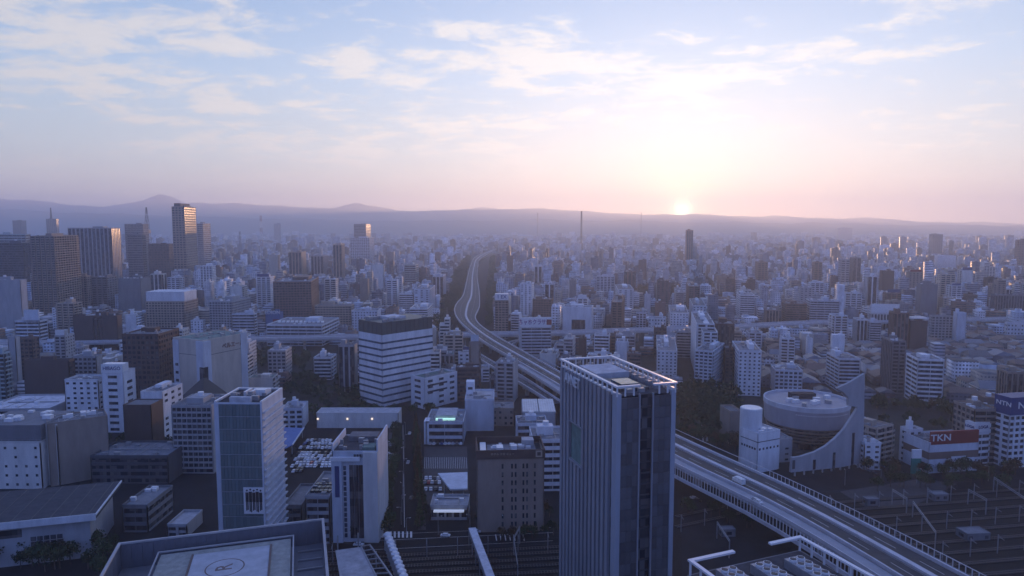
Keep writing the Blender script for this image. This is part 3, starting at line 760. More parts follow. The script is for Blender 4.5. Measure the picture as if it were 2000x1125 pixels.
def put(label, spec, **k):
    loc, w, d, h, yaw = place(**spec)
    for o in ('w', 'd', 'h'):
        if 'x' + o in k:
            if o == 'w': w = k.pop('xw')
            elif o == 'd': d = k.pop('xd')
            else: h = k.pop('xh')
    return building(loc, w, d, h, yaw, label=label, **k)
def eq(r, n, rnd, size=1.2, hgt=(1.0, 2.4), m='metal_grey', area=(-.4, .4, -.4, .4), name='cooling_unit', z=None):
    w, d, h = r['_dims']; z = h if z is None else z
    for i in range(n):
        a = size * rnd.uniform(.6, 1.4)
        MB().box(-a, a, -a * .7, a * .7, 0, rnd.uniform(*hgt)).build(name, M[m], r, (rnd.uniform(area[0], area[1]) * w, rnd.uniform(area[2], area[3]) * d, z - .02))
rn = random.Random(5)

# glass block with the banner
r = put('glass-fronted office block with louvred side and a banner of five dark figures', dict(xL=418, xC=522, xR=552, yt=789, yb=1105, yaw=-.02), wall='pale', fs='WWBW', fl=4.0, glass='glassblue', pent=False, parapet=.5, roof='roofdark', name='glass_office', roofstuff=False)
w, d, h = r['_dims']
mat('glass_panel', (.13, .18, .185), .22, .15, .5, objvar=.13, streak=False); mat('mullion', (.30, .36, .40), .4, .1, .5)
nc, nr = 12, 13; pw = w * .86 / nc; ph = h / nr
pm = MB().box(.05, pw - .05, -.14, .1, .10, ph - .14, 0, None, True).mesh('glass_panel', [M['glass_panel']])
for j in range(nr):
    for i in range(nc): obj('glass_panel', pm, r, (-w / 2 + w * .10 + i * pw, -d / 2 - .12, j * ph))
MB().box(-w / 2, -w / 2 + w * .095, -d / 2 - .3, -d / 2 - .02, 0, h, 0, None, True).build('edge_pier', M['wall_pale'], r)
MB().box(w / 2 - w * .035, w / 2, -d / 2 - .3, -d / 2 - .02, 0, h, 0, None, True).build('edge_pier', M['wall_pale'], r)
lv = MB().box(0, 1.1, -d / 2 + .1, d / 2 - .1, 0, .5, 0, None, True).mesh('louvre', [M['wall_pale']])
for j in range(22): obj('louvre', lv, r, (w / 2 + .02, 0, 1 + j * (h - 2) / 22))
for sx in (-1, 1): MB().box(sx * (w / 2 - .4) - .4, sx * (w / 2 - .4) + .4, -d / 2, d / 2, h + .5, h + 1.1, 0, None, True).build('roof_rail', M['metal_white'], r)
MB().box(-w / 2 + .8, w / 2 - .8, d / 2 - .8, d / 2, h + .5, h + 1.0, 0, None, True).build('roof_rail', M['metal_white'], r)
MB().box(-w * .22, w * .22, -d * .42, -d * .34, h, h + 2.2).build('roof_box', M['rooflight'], r)
for i in range(4): MB().box(-.5, .5, -3.6, 3.6, 0, 1.9).build('duct', M['metal_white'], r, (-w * .12 + i * 2.7, d * .18, h))
MB().box(-2, 2, -2, 2, 0, 2.6).build('roof_box', M['metal_white'], r, (w * .22, d * .12, h)); eq(r, 9, rn, 1.0, m='metal_grey', area=(-.3, .3, -.28, .1))
bp = HIT(497, 977, Vector((*(P(418, 1105).xy), 0)), Vector((*(P(522, 1105).xy), 0)))
loc = r.matrix_basis.inverted() @ bp; k_ = bp.y / F; bw, bh = 42 * k_, 55 * k_
bn = root('banner', (bp.x, bp.y, 0), r.rotation_euler.z); bn.parent = None
bpy.data.objects.remove(bn)
bo = MB().box(-bw / 2, bw / 2, -.08, .08, -bh / 2, bh / 2, 0, None, True).build('banner', M['metal_white'], r, (loc.x, -d / 2 - .45, loc.z))
for i in range(5):
    x = (i - 2) * bw * .165; s = MB(); hh = bh * (.50 + .05 * (i % 2)); ww = bw * .075
    s.box(x - ww, x + ww, -.13, -.09, -hh * .1, hh * .62, 0, None, True); s.box(x - ww * .8, x - ww * .1, -.13, -.09, -hh * .75, -hh * .1, 0, None, True); s.box(x + ww * .1, x + ww * .8, -.13, -.09, -hh * (.8 if i % 2 else .7), -hh * .1, 0, None, True)
    T_ = Matrix.Translation((x, 0, hh * .76)) @ Matrix.Rotation(math.pi / 2, 4, 'X'); q = MB().cyl(0, 0, .09, .13, ww * .62, n=10); b0 = len(s.v); s.v += [tuple(T_ @ Vector(a)) for a in q.v]; s.f += [tuple(b0 + c for c in f) for f in q.f]; s.m += q.m
    s.build('figure', M['black'], bo)

# the striped block and its annex
r = put('white office block with ten dark ribbon windows and a dark plant screen on top', dict(xL=700, xC=748, xR=845, yt=655, yb=795, yaw=.82), wall='white', fs='WWWW', pent=False, parapet=0, roof='roofdark', name='striped_office', roofstuff=False)
w, d, h = r['_dims']
for k_, x0, x1, y0, y1 in (('F', -w / 2 + .05, w / 2 - .05, -d / 2 - .06, -d / 2 + .02), ('L', -w / 2 - .06, -w / 2 + .02, -d / 2 + .05, d / 2 - .05), ('R', w / 2 - .02, w / 2 + .06, -d / 2 + .05, d / 2 - .05)):
    me = MB().box(x0, x1, y0, y1, -.75, .75, 0, None, True).mesh('ribbon_window', [M['glassblue']])
    for j in range(10): obj('ribbon_window', me, r, (0, 0, h * (.055 + j * .0925)))
mat('screen', (.07, .085, .085), .5, .3, .3)
MB().box(-w / 2 + .3, w / 2 - .3, -d / 2 + .3, d / 2 - .3, h - .02, h + 9.5).build('plant_screen', M['screen'], r)
me = MB().box(-.12, .12, -.12, .12, 0, 9.4, 0, None, True).mesh('screen_post', [M['metal_dark']])
for i in range(12):
    obj('screen_post', me, r, (-w / 2 + .6 + i * (w - 1.2) / 11, -d / 2 + .16, h))
for i in range(6): obj('screen_post', me, r, (-w / 2 + .16, -d / 2 + .6 + i * (d - 1.2) / 5, h))
eq(r, 16, rn, 1.6, m='metal_grey', z=h + 9.5); MB().box(-w * .2, w * .1, -d * .2, d * .3, h + 9.5, h + 11.5).build('roof_house', M['rooflight'], r)
r = put('low white annex with dark roof in front of the striped block', dict(xL=802, xC=830, xR=893, yt=741, yb=800, yaw=.82), wall='white', fs='PWWP', fl=4.2, base=1, pent=False, roof='roofgreen', name='annex', bay=9)
w, d, h = r['_dims']
for j in range(2): MB().box(-w * .42, w * .18, -d / 2 - .08, -d / 2 + .02, h - 6.2 - j * 5, h - 4.8 - j * 5, 0, None, True).build('ribbon_window', M['glass'], r)

# hall with the pyramid entrance
z_ = 0
r = put('pale blank-walled hall with a tall central slot above a dark pyramid entrance', dict(xL=338, xC=402, xR=481, yt=666, yb=815, yaw=1.12), wall='cream', fs='WWWW', pent=False, roof='roofgreen', name='blank_hall', parapet=.6)
w, d, h = r['_dims']
MB().box(-w / 2 - .2, -w / 2 + 6, -d / 2 - 1.2, -d / 2 + .3, 0, h - .5).build('entrance_pylon', M['wall_pale'], r)
MB().box(-w / 2 - 1.2, -w / 2 + .02, -d / 2 - 1.2, -d / 2 + 6, 0, h - .5).build('entrance_pylon', M['wall_pale'], r)
MB().box(w / 2 - 6, w / 2 + .2, -d / 2 - .4, -d / 2 + .3, 0, h + 1).build('side_pylon', M['wall_pale'], r)
MB().box(-w / 2 - .5, -w / 2 + .3, d / 2 - 6, d / 2 + .2, 0, h - 1).build('side_pylon', M['wall_pale'], r)
for j in range(6): MB().box(-w / 2 - .62, -w / 2 - .45, d / 2 - 5, d / 2 - 2, 6 + j * 6, 8 + j * 6, 0, None, True).build('window', M['glass'], r)
MB().box(-w / 2 - 1.9, -w / 2 + 2.2, -d / 2 - 1.9, -d / 2 + 2.2, 0, h * .66).build('slot_glazing', M['glass'], r)
mat('pyramid_glass', (.03, .026, .02), .3, .3, .3, streak=False)
py_ = MB(); a_ = 19; py_.v = [(-a_, -a_, 0), (a_, -a_, 0), (a_, a_, 0), (-a_, a_, 0), (0, 0, 24)]; py_.f = [(0, 1, 4), (1, 2, 4), (2, 3, 4), (3, 0, 4)]; py_.m = [0] * 4
py_.build('pyramid_entrance', M['pyramid_glass'], r, (-w / 2 - 1, -d / 2 - 1, h * .12))
MB().box(-w / 2 - 20.2, -w / 2 + 18.2, -d / 2 - 20.2, -d / 2 + 18.2, 0, h * .12).build('pyramid_base', M['wall_darkbrown'], r)
for zz_ in (h * .80,): MB().box(-w / 2 + 6, w / 2 - 6, -d / 2 - .05, -d / 2 + .02, zz_, zz_ + .35, 0, None, True).build('wall_joint', M['metal_dark'], r); MB().box(-w / 2 - .05, -w / 2 + .02, -d / 2 + 6, d / 2 - 6, zz_, zz_ + .35, 0, None, True).build('wall_joint', M['metal_dark'], r)
sign_on(r, 'F', 'ベルエール', w * .17, h * .88, 4.6, 'wall_brick', sx=.9)

# brown tower beside it and others on the near left
put('wide brown office tower with a lit reddish end wall', dict(xL=238, xC=316, xR=350, yt=655, yb=800, yaw=-.02), wall='darkbrown', fs='GGGG', fl=3.8, name='office_tower', bay=3.2)
r = put('white block with rounded side and a lettered sign box on its roof', dict(xL=198, xC=246, xR=264, yt=730, yb=845, yaw=-.02), wall='white', fs='PPWP', fl=4.6, bay=9, pent=False, name='white_block', roofstuff=False)
w, d, h = r['_dims']; b = sign_on(r, 'F', 'HIBAGO', 0, h + 3.6, 3.4, 'signblue', 'metal_white', w * .98, 6.0, sx=.95); MB().box(-w / 2 + .3, w / 2 - .3, -d / 2 + .4, 0, h, h + 6.4).build('sign_box', M['metal_white'], r)
put('lower white wing with many square windows beside the block with the sign box', dict(xL=125, xC=197, xR=200, yt=744, yb=840, yaw=0, dep=16), wall='white', fs='PPWP', fl=3.4, bay=4.5, name='white_block', pent=False)
put('dark brown blank block with a curved look between white blocks', dict(xL=240, xC=300, xR=309, yt=792, yb=905, yaw=.0, dep=14), wall='darkbrown', fs='WWWW', name='dark_block', pent=False, parapet=.5, roofstuff=False)
put('white block with stair landings stepping down beside the pale hall', dict(xL=274, xC=322, xR=340, yt=768, yb=872, yaw=-.05, dep=24), wall='white', fs='WPWW', fl=4, bay=8, name='white_block')
r = put('grey gridded office block left of the glass office', dict(xL=334, xC=418, xR=421, yt=795, yb=925, yaw=-.01, dep=26), wall='grey', fs='BWBG', fl=3.3, belt=1.1, name='grid_office')
w, d, h = r['_dims']
fnb = MB().box(-.16, .16, -.3, .1, 0, 1.0, 0, None, True)
for i in range(7): MB().box(-w / 2 + (i + 1) * w / 8 - .15, -w / 2 + (i + 1) * w / 8 + .15, -d / 2 - .12, -d / 2 + .4, 4, h - .5, 0, None, True).build('pier', M['wall_grey'], r)
# the white block with square windows
r = put('white walled block with rows of tiny square windows and darker top storeys', dict(xL=-60, xC=84, xR=86, yt=866, yb=955, yaw=0.0, dep=30), wall='offwhite', fs='PWWP', fl=4.6, bay=5.0, ws=.24, name='square_window_block', pent=False, top=0)
w, d, h = r['_dims']; MB().box(-w / 2 + 1, w / 2 - .2, -d / 2 + 1.2, d / 2, h, h + 9.5).build('upper_storeys', M['wall_darkgrey'], r); eq(r, 12, rn, 1.6, m='metal_white', z=h + 9.5)
put('tall pale stair core joining the block with square windows', dict(xL=86, xC=118, xR=120, yt=832, yb=948, yaw=0, dep=26), wall='offwhite', fs='PWWW', fl=4.5, bay=11, name='stair_block', pent=False)
r = put('taupe clad block with a pale edge line on its side wall', dict(xL=121, xC=137, xR=174, yt=826, yb=944, yaw=.62, dep=18), wall='tan', fs='WWWW', name='clad_block', pent=False, xw=28)
eq(r, 7, rn, 1.4, m='metal_white')
# big flat hall, far left foreground
c1, c2 = P(186, 1003, 20), P(236, 938, 20)
a = c2 - c1; yw = math.atan2(a.y, a.x) - math.pi / 2; vv = a.normalized(); uu = Vector((vv.y, -vv.x, 0)); dd = a.length; ww = 62
ctr = c1 - uu * ww / 2 + vv * dd / 2
r = root('flat_roof_hall', (ctr.x, ctr.y, 0), yw, 'large low hall with a broad flat dark roof edged in white', 'hall'); FOOT.append((ctr.x, ctr.y, 40))
MB().box(-ww / 2 + 4, ww / 2 - 3, -dd / 2 + 3, dd / 2 - 3, 0, 17.5).build('wall', M['wall_grey'], r)
MB().box(-ww / 2, ww / 2, -dd / 2, dd / 2, 17.5, 19.6, 0, None, True).build('roof', M['roofdark'], r)
MB().box(-ww / 2 - .2, ww / 2 + .2, -dd / 2 - .4, -dd / 2, 17.2, 20.1, 0, None, True).build('roof_edge', M['wall_white'], r)
MB().box(ww / 2, ww / 2 + .5, -dd / 2 - .4, dd / 2, 19.3, 20.0, 0, None, True).build('roof_edge', M['wall_white'], r)
for i in range(5): MB().box(-1, 1, -.1, .1, 0, 6.6, 0, None, True).build('window', M['glass'], r, (ww / 2 - 24 + i * 2.4, -dd / 2 + 2.93, 5))
for zz_ in (7.2, 9.5): MB().box(-6.6, 6.6, -.12, .12, 0, .3, 0, None, True).build('window_bar', M['metal_grey'], r, (ww / 2 - 19, -dd / 2 + 2.85, zz_))
for i in range(3): MB().box(-4, 4, -.1, .1, 0, 3.4, 0, None, True).build('window', M['glass'], r, (-ww / 2 + 10 + i * 10, -dd / 2 + 2.93, 12.0))
for i in range(9): MB().box(-.15, .15, -dd / 2 + .2, dd / 2 - .2, 19.6, 19.72, 0, None, True).build('roof_seam', M['metal_dark'], r, (-ww / 2 + 3 + i * 7, 0, 0))
# helipad roof
zr = 45.0
f1, f2 = P(232, 1060, zr), P(632, 1012, zr)
a = f2 - f1; ww = a.length; yw = math.atan2(a.y, a.x); uu = a.normalized(); vv = Vector((-uu.y, uu.x, 0)); dd = 46
ctr = f1 + uu * ww / 2 - vv * dd / 2
hp = root('helipad_building', (ctr.x, ctr.y, 0), yw, 'office block roof with a helipad marked with a circled R', 'building'); FOOT.append((ctr.x, ctr.y, 45))
MB().box(-ww / 2, ww / 2, -dd / 2, dd / 2, 0, 37).build('wall', M['wall_darkgrey'], hp)
mat('screen_wall', (.13, .14, .17), .6, .3, .4)
for bx in ((-ww / 2, ww / 2, dd / 2 - .5, dd / 2), (-ww / 2, -ww / 2 + .5, -dd / 2, dd / 2 - .5), (ww / 2 - .5, ww / 2, -dd / 2, dd / 2 - .5)):
    MB().box(*bx, 37, zr - .5).build('roof_screen', M['screen_wall'], hp)
    MB().box(bx[0] - .15, bx[1] + .15, bx[2] - .12, bx[3] + .12, zr - .5, zr + (.001 if bx[3] > dd / 2 - .1 else 0), 0, None, True).build('coping', M['concrete'], hp)
n = int(ww / 3)
sp = MB().box(-1.4, 1.4, -.08, .08, 0, 7.0, 0, None, True).mesh('screen_panel', [M['screen_wall']])
for i in range(n): obj('screen_panel', sp, hp, (-ww / 2 + 2 + i * (ww - 3) / n, dd / 2 - .6, 37.2))
pa, pb = P(314, 1083, 42), P(568, 1048, 42)
la = hp.matrix_basis.inverted() @ pa; lb = hp.matrix_basis.inverted() @ pb
hx0, hx1, hy1 = la.x, lb.x, (la.y + lb.y) / 2
mat('helipad_paint', (.42, .44, .47), .8, .2, .3, streak=False); mat('helipad_side', (.30, .31, .28), .85, .3, .5, streak=False)
MB().box(hx0, hx1, hy1 - 40, hy1, 38, 41.6, 0, None, True).build('helipad_deck', M['helipad_side'], hp)
hw = hx1 - hx0; ic = (hx0 + hx1) / 2 + hw * .045; iw = hw * .58
MB().box(ic - iw / 2, ic + iw / 2, hy1 - 40, hy1 - 3.2, 41.6, 41.75, 0, None, True).build('landing_surface', M['helipad_paint'], hp)
for x in (ic - iw / 2 - .35, ic + iw / 2 + .35): MB().box(x - .25, x + .25, hy1 - 40, hy1 - 3.0, 41.6, 42.0, 0, None, True).build('surface_edge', M['wall_brown'], hp)
for bx in ((hx0 - 1, hx1 + 1, hy1 + .6, hy1 + 1.0), (hx0 - 1, hx0 - .6, hy1 - 40, hy1 + .6), (hx1 + .6, hx1 + 1, hy1 - 40, hy1 + .6)): MB().box(*bx, 41.9, 42.3, 0, None, True).build('safety_rail', M['concrete'], hp)
cp = hp.matrix_basis.inverted() @ P(439, 1108, 41.8); rr_ = 5.4
ringm = MB(); nn = 48
for i in range(nn):
    a0, a1 = 2 * math.pi * i / nn, 2 * math.pi * (i + 1) / nn
    pt = lambda a, r_: Vector((cp.x + r_ * math.cos(a), cp.y + r_ * math.sin(a), 41.758))
    ringm.quad(pt(a0, rr_ - .38), pt(a0, rr_), pt(a1, rr_), pt(a1, rr_ - .38))
ringm.build('circle_marking', M['wall_brown'], hp)
t = text('R', 6.4, (cp.x, cp.y, 41.765), (0, 0, math.radians(90)), M['wall_brown'], hp, .004, 'letter_marking', 1.0)
for i in range(5): MB().box(hx1 + 2, ww / 2 - 1, 0, .35, 37.2, 37.6).build('roof_duct', M['metal_grey'], hp, (0, dd / 2 - 6 - i * 6, 0))

# block with the vertical sign, narrow
r = put('slim white office block with a vertical blue sign and open plant deck on the roof', dict(xL=649, xC=652, xR=738, yt=882, yb=1058, yaw=0.0, dep=24), wall='pale', fs='WWWW', pent=False, parapet=.3, roof='roofdark', name='slim_office', roofstuff=False)
w, d, h = r['_dims']
for (a, b, z1, m_) in ((-.5, -.28, .92, 'wall_pale'), (.18, .5, 1.0, 'wall_offwhite')): MB().box(w * a + .02, w * b, -d / 2 - 1.2, -d / 2 - .01, 0, h * z1).build('front_pier', M[m_], r)
cp2_ = MB().box(-.6, .6, -.1, .1, -.9, .9, 0, None, True).mesh('window', [M['glassblue']])
cp_ = MB().box(-.95, .95, -.1, .1, -1.3, 1.3, 0, None, True).mesh('window', [M['glass']])
for j in range(14):
    for i in range(3): obj('window', cp_, r, (-w * .08 + i * 2.05, -d / 2 - .12, 3 + j * (h - 8) / 14))
    obj('window', cp2_, r, (-w * .225, -d / 2 - .12, 3 + j * (h - 8) / 14))
b = MB().box(-.95, .95, -.12, .12, -7, 7, 0, None, True).build('sign_board', M['signblue'], r, (-w * .38, -d / 2 - 1.35, h * .68))
MB().box(-w * .5, w * .12, -d / 2 - 1.6, -d / 2 - .02, h * .905, h * .945).build('ledge', M['metal_white'], r)
for x in (-w / 2 + .3, w / 2 - .3): MB().box(x - .3, x + .3, -d / 2, d / 2, h + .2, h + 5.2 if x > 0 else h + 3.4, 0, None, True).build('roof_fin', M['wall_pale'], r)
MB().box(-w * .3, w * .35, d * .1, d * .42, h, h + 2.4).build('roof_house', M['roofgrey'], r); eq(r, 12, rn, .9, m='metal_grey'); MB().box(w * .15, w * .42, -d * .46, -d * .2, h, h + 1.6).build('water_tank', M['roofgreen'], r)
for j in range(7): MB().box(-.5, .5, -.1, .1, 0, 1.4, 0, None, True).build('roof_opening', M['metal_dark'], r, (w * (.0 + j * .06), -d / 2 - .1, h - 2.6))
r = put('low pale office with rows of square openings beside the slim white block', dict(xL=596, xC=646, xR=648, yt=972, yb=1062, yaw=0, dep=30), wall='grey', fs='BWBW', fl=3.6, belt=1.5, name='low_office', pent=False)
w, d, h = r['_dims']
for j in range(3):
    for i in range(5): MB().box(-.8, .8, -1.2, 1.2, 0, 1.0).build('skylight', M['glass'], r, (-w * .36 + i * w * .18, -d * .28 + j * 4, h))
# parking hall lines: long low white hall
r = put('long low white hall with three small wall lamps behind the car park', dict(xL=615, xC=618, xR=778, yt=807, yb=836, yaw=.0, dep=14), wall='offwhite', fs='WWWW', pent=False, roof='rooflight', name='long_hall', parapet=.3, roofstuff=False)
w, d, h = r['_dims']; mat('lamp_glass', (.9, .9, .9), .3); M['lamp_glass'] = emit('lamp_lit', (1.0, .82, .62), .8)
for x in (-.48, -.12, .18): o = MB().box(-.55, .55, -.5, .0, -.5, .5, 0, None, True).build('wall_lamp', M['lamp_glass'], r, (w * x, -d / 2 - .02, h * .62))
# small blue-roofed buildings by the car park
put('small pale market building with cluttered roof behind the glass office', dict(xL=550, xC=592, xR=594, yt=800, yb=838, yaw=.1, dep=20), wall='pale', fs='GWWW', roof='rooflight', name='market_building')
sp_ = [P(552, 905), P(552, 838), P(596, 800 + 22), P(575, 868)]
r = root('blue_canopy', (0, 0, 0), 0, 'dark blue sloping canopy roof with pale edge next to the car park', 'canopy')
mb = MB(); mb.prism([(p.x, p.y) for p in (P(546, 880, 6), P(572, 868, 6), P(594, 836, 6), P(550, 834, 6))], 5.4, 6.0); mb.build('roof', M['wall_blue'], r)
a, b = P(571, 869, 6), P(594, 835, 6); MB().bar((a.x, a.y, 6.1), (b.x, b.y, 6.1), .7).build('roof_edge', M['wall_pale'], r)
for p in (P(548, 878, 6), P(570, 868, 6), P(590, 838, 6)): MB().cyl(p.x, p.y, 0, 5.4, .3, n=8).build('column', M['concrete'], r)
# green-lit roof block
r = put('low stepped building with a bright strip light along its roof pavilion', dict(xL=828, xC=832, xR=905, yt=826, yb=868, yaw=.0, dep=30), wall='pale', fs='BGBG', fl=4.5, belt=2.0, name='lit_roof_building', pent=False, roof='roofgrey')
w, d, h = r['_dims']; MB().box(-w * .26, w * .28, -d * .28, d * .36, h, h + 3).build('roof_pavilion', M['rooflight'], r)
MB().box(-w * .26, w * .26, -d * .34, -d * .30, h + .3, h + 1.5, 0, None, True).build('strip_light', emit('strip_lit', (.55, 1.0, .82), .55), r); MB().box(-w * .55, -w * .42, -d * .5, -d * .2, 0, h + 1).build('sign_tower', M['wall_white'], r)
# white box
r = put('plain white windowless box building with a small lift tower', dict(xL=905, xC=908, xR=965, yt=783, yb=842, yaw=.02, dep=30), wall='pale', fs='WWWW', name='white_box', pent=False, roof='rooflight')
w, d, h = r['_dims']; MB().box(-w / 2 + .2, -w / 2 + 6, d * .1, d * .35, h, h + 9).build('lift_tower', M['wall_white'], r)
o = MB().box(-1.6, 1.6, -.1, .1, 0, 1.8, 0, None, True).build('window', M['glass'], r, (-w / 2 + 3.1, d * .1 - .05, h + 3.5))
# hotel
r = put('brown hotel block with slit windows and a dark lettered roof band', dict(xL=914, xC=932, xR=1063, yt=893, yb=1040, yaw=.06, dep=20), wall='tan', fs='WWWP', fl=3.3, bay=5, name='hotel', pent=False, roof='roofdark', top=0, roofstuff=False)
w, d, h = r['_dims']; sw = MB().box(-.42, .42, -.09, .05, -1.1, 1.1, 0, None, True).mesh('window', [M['glass']])
for j in range(9):
    for x in (-.12, .02, .075, .19, .245, .36): obj('window', sw, r, (w * x, -d / 2 - .02, h - 4.5 - j * 3.9))
for nme, bx in (('roof_band', (-w / 2 - .4, w / 2 + .4, -d / 2 - .4, -d / 2 + .1)), ('roof_band', (-w / 2 - .4, -w / 2 + .1, -d / 2 + .1, d / 2)), ('roof_band', (w / 2 - .1, w / 2 + .4, -d / 2 + .1, d / 2)), ('roof_band', (-w / 2 + .1, w / 2 - .1, d / 2 - .4, d / 2))):
    MB().box(*bx, h - 1.0, h + 3.2, 0, None, True).build(nme, M['wall_darkbrown'], r)
text('ホテル クロ ミュー', 1.25, (-w * .12, -d / 2 - .5, h + 1.3), (math.pi / 2, 0, 0), M['wall_beige'], r, .06)
MB().box(-1.5, 1.5, -.1, .1, -1.5, 1.5, 0, None, True).build('logo_plate', M['wall_beige'], r, (w * .42, -d / 2 - .5, h + 1.2))
MB().box(-.8, .8, -.06, .06, -.8, .8, 0, None, True).build('logo_mark', M['wall_darkbrown'], r, (w * .42, -d / 2 - .62, h + 1.2))
MB().box(-w * .34, w * .4, -d * .38, d * .3, h, h + .5).build('roof_deck', M['roofgrey'], r); MB().box(-w * .45, -w * .36, -d * .4, d * .35, h, h + 1.5).build('duct', M['metal_white'], r)
eq(r, 14, rn, 1.1, m='metal_white', area=(-.3, .3, -.2, .25)); MB().box(w * .2, w * .38, d * .1, d * .38, h, h + 3.6).build('roof_house', M['wall_grey'], r); MB().box(-w * .2, -w * .1, -d * .2, d * .05, h, h + 2.2).build('water_tank', M['metal_white'], r)
# arched roof and banded block by the tower
r = put('hall with a pale ribbed roof in two halves beside the ribbed tower', dict(xL=1006, xC=1020, xR=1086, yt=806, yb=850, yaw=.0, dep=34), wall='grey', fs='WWWW', name='ribbed_roof_hall', pent=False, roofstuff=False, parapet=.3)
w, d, h = r['_dims']
for s in (-1, 1):
    MB().box(s * w * .25 - w * .235, s * w * .25 + w * .235, -d * .49, d * .49, h, h + .8).build('roof_half', M['wall_offwhite'], r)
    me = MB().box(-.12, .12, -d * .48, d * .48, h + .8, h + 1.0).mesh('roof_rib', [M['metal_white']])
    for i in range(7): obj('roof_rib', me, r, (s * w * .25 - w * .21 + i * w * .07, 0, 0))
put('white banded office half hidden behind the ribbed tower', dict(xL=1030, xC=1040, xR=1120, yt=862, yb=960, yaw=.05, dep=24), wall='white', fs='BBBB', fl=4.0, belt=2.0, name='banded_office')
put('white low block with crooked roof between the hotel and the ribbed tower', dict(xL=1000, xC=1010, xR=1070, yt=830, yb=880, yaw=.05, dep=18), wall='pale', fs='BBBB', fl=4, name='banded_office')
# petrol station canopy and shop
r = root('petrol_station', (0, 0, 0), 0, 'small station with a pale cut-corner canopy roof beside the hotel', 'petrol station')
pts = [P(855, 924, 8), P(913, 922, 8), P(913, 954, 8), P(879, 955, 8)]
MB().prism([(p.x, p.y) for p in reversed(pts)], 7.2, 8.0).build('canopy', M['wall_pale'], r)
for p in (P(868, 934, 8), P(908, 930, 8), P(905, 950, 8), P(884, 950, 8)): MB().cyl(p.x, p.y, 0, 7.2, .35, n=8).build('column', M['concrete'], r)
r = put('low shop with a pale roof and a bright canopy edge facing the crossing', dict(xL=836, xC=840, xR=914, yt=991, yb=1016, yaw=.0, dep=14), wall='grey', fs='GWWW', fl=4.6, name='shop', pent=False, roof='rooflight')
w, d, h = r['_dims']; MB().box(-w * .4, w * .4, -d / 2 - 2.2, -d / 2 - .05, h - 1.6, h - 1.0, 0, None, True).build('canopy_edge', emit('canopy_lit', (.8, .88, 1.0), .22), r)
# right: drum and sail wall
zD_ = 28.0; cD = P(1575, 778, zD_); rd = 80 * cD.y / F
dr_ = root('drum_building', (cD.x, cD.y, 0), 0, 'big round drum building with tilted bands behind a sweeping sail-shaped wall', 'building'); dr_['_dims'] = (rd * 2, rd * 2, zD_); FOOT.append((cD.x, cD.y, rd + 8)); BOXES.append((1445, 1690, 730, 925, cD.y - 30))
MB().cyl(0, 0, 0, 3.3, rd * .80, rd * .81, 64).build('drum_core', M['glass'], dr_)
prev = 3.2
mat('drum_wall', (.33, .33, .37), .65, .18, .2)
for i, (z1, rr0, rr1) in enumerate(((5.4, .84, .86), (7.6, .875, .89), (9.8, .90, .92), (12.0, .93, .945), (14.2, .95, .965))):
    MB().cyl(0, 0, prev, z1 - 1.0, rd * rr0 * .97, rd * rr0 * .97, 64).build('ribbon_window', M['glass'], dr_)
    MB().cyl(0, 0, z1 - 1.1, z1, rd * rr0, rd * rr1, 64).build('wall_band', M['wall_tan'], dr_); prev = z1
MB().cyl(0, 0, prev - .1, zD_ - 1.5, rd * .975, rd, 72).build('drum_wall', M['drum_wall'], dr_)
rg = MB(); nn = 72
for i in range(nn):
    a0, a1 = 2 * math.pi * i / nn, 2 * math.pi * (i + 1) / nn; q = lambda a, r_, z_: (r_ * math.cos(a), r_ * math.sin(a), z_)
    rg.quad(q(a0, rd + .2, zD_ - 3), q(a1, rd + .2, zD_ - 3), q(a1, rd + .2, zD_), q(a0, rd + .2, zD_)); rg.quad(q(a0, rd + .2, zD_), q(a1, rd + .2, zD_), q(a1, rd - .6, zD_), q(a0, rd - .6, zD_)); rg.quad(q(a0, rd - .6, zD_), q(a1, rd - .6, zD_), q(a1, rd - .6, zD_ - 3), q(a0, rd - .6, zD_ - 3))
rg.build('parapet_ring', M['wall_pale'], dr_)
for i in range(13): a = i * 2.4; k_ = rd * (.25 + .05 * (i % 9)); MB().box(-2, 2, -1.3, 1.3, 0, 2.2).build('cooling_unit', M['metal_grey'] if i % 2 else M['metal_white'], dr_, (k_ * math.cos(a), k_ * math.sin(a), zD_ - 1.5), a)
MB().box(-8, 8, 4, 10, zD_ - 1.5, zD_ + 2).build('roof_house', M['roofdark'], dr_)
for i in range(26):
    a = math.radians(235 + i * 3.1); o = MB().box(-.35, .35, -.1, .1, 0, .4, 0, None, True).build('wall_light', M['metal_white'], dr_, ((rd + .1) * math.cos(a), (rd + .1) * math.sin(a), zD_ - 5.2), a + math.pi / 2)
Aq, Bq = P(1543, 931), P(1684, 912)
dq = (Bq - Aq).normalized(); nq = Vector((dq.y, -dq.x, 0))
sa = root('sail_wall', (Aq.x, Aq.y, 0), math.atan2(dq.y, dq.x), 'tall pale sail-shaped wall with a scooped edge standing on stilts before the drum', 'wall')
outl = [(1543, 922), (1545, 893), (1562, 891), (1590, 882), (1612, 870), (1630, 855), (1646, 838), (1660, 817), (1672, 798), (1672, 794), (1655, 792), (1655, 776), (1645, 765), (1632, 758), (1655, 748), (1687, 729), (1686, 795), (1683, 903), (1640, 912)]
loc2 = []
for x, y in outl:
    p = HIT(x, y, Aq, Bq); loc2.append(((p - Aq).dot(dq), p.z))
mb = MB(); n = len(loc2)
mb.v = [(p[0], -.8, p[1]) for p in loc2] + [(p[0], .8, p[1]) for p in loc2]
mb.f = [tuple(range(n))[::-1], tuple(range(n, 2 * n))] + [(i, (i + 1) % n, n + (i + 1) % n, n + i) for i in range(n)]; mb.m = [0] * len(mb.f)
mb.build('wall', M['wall_grey'], sa)
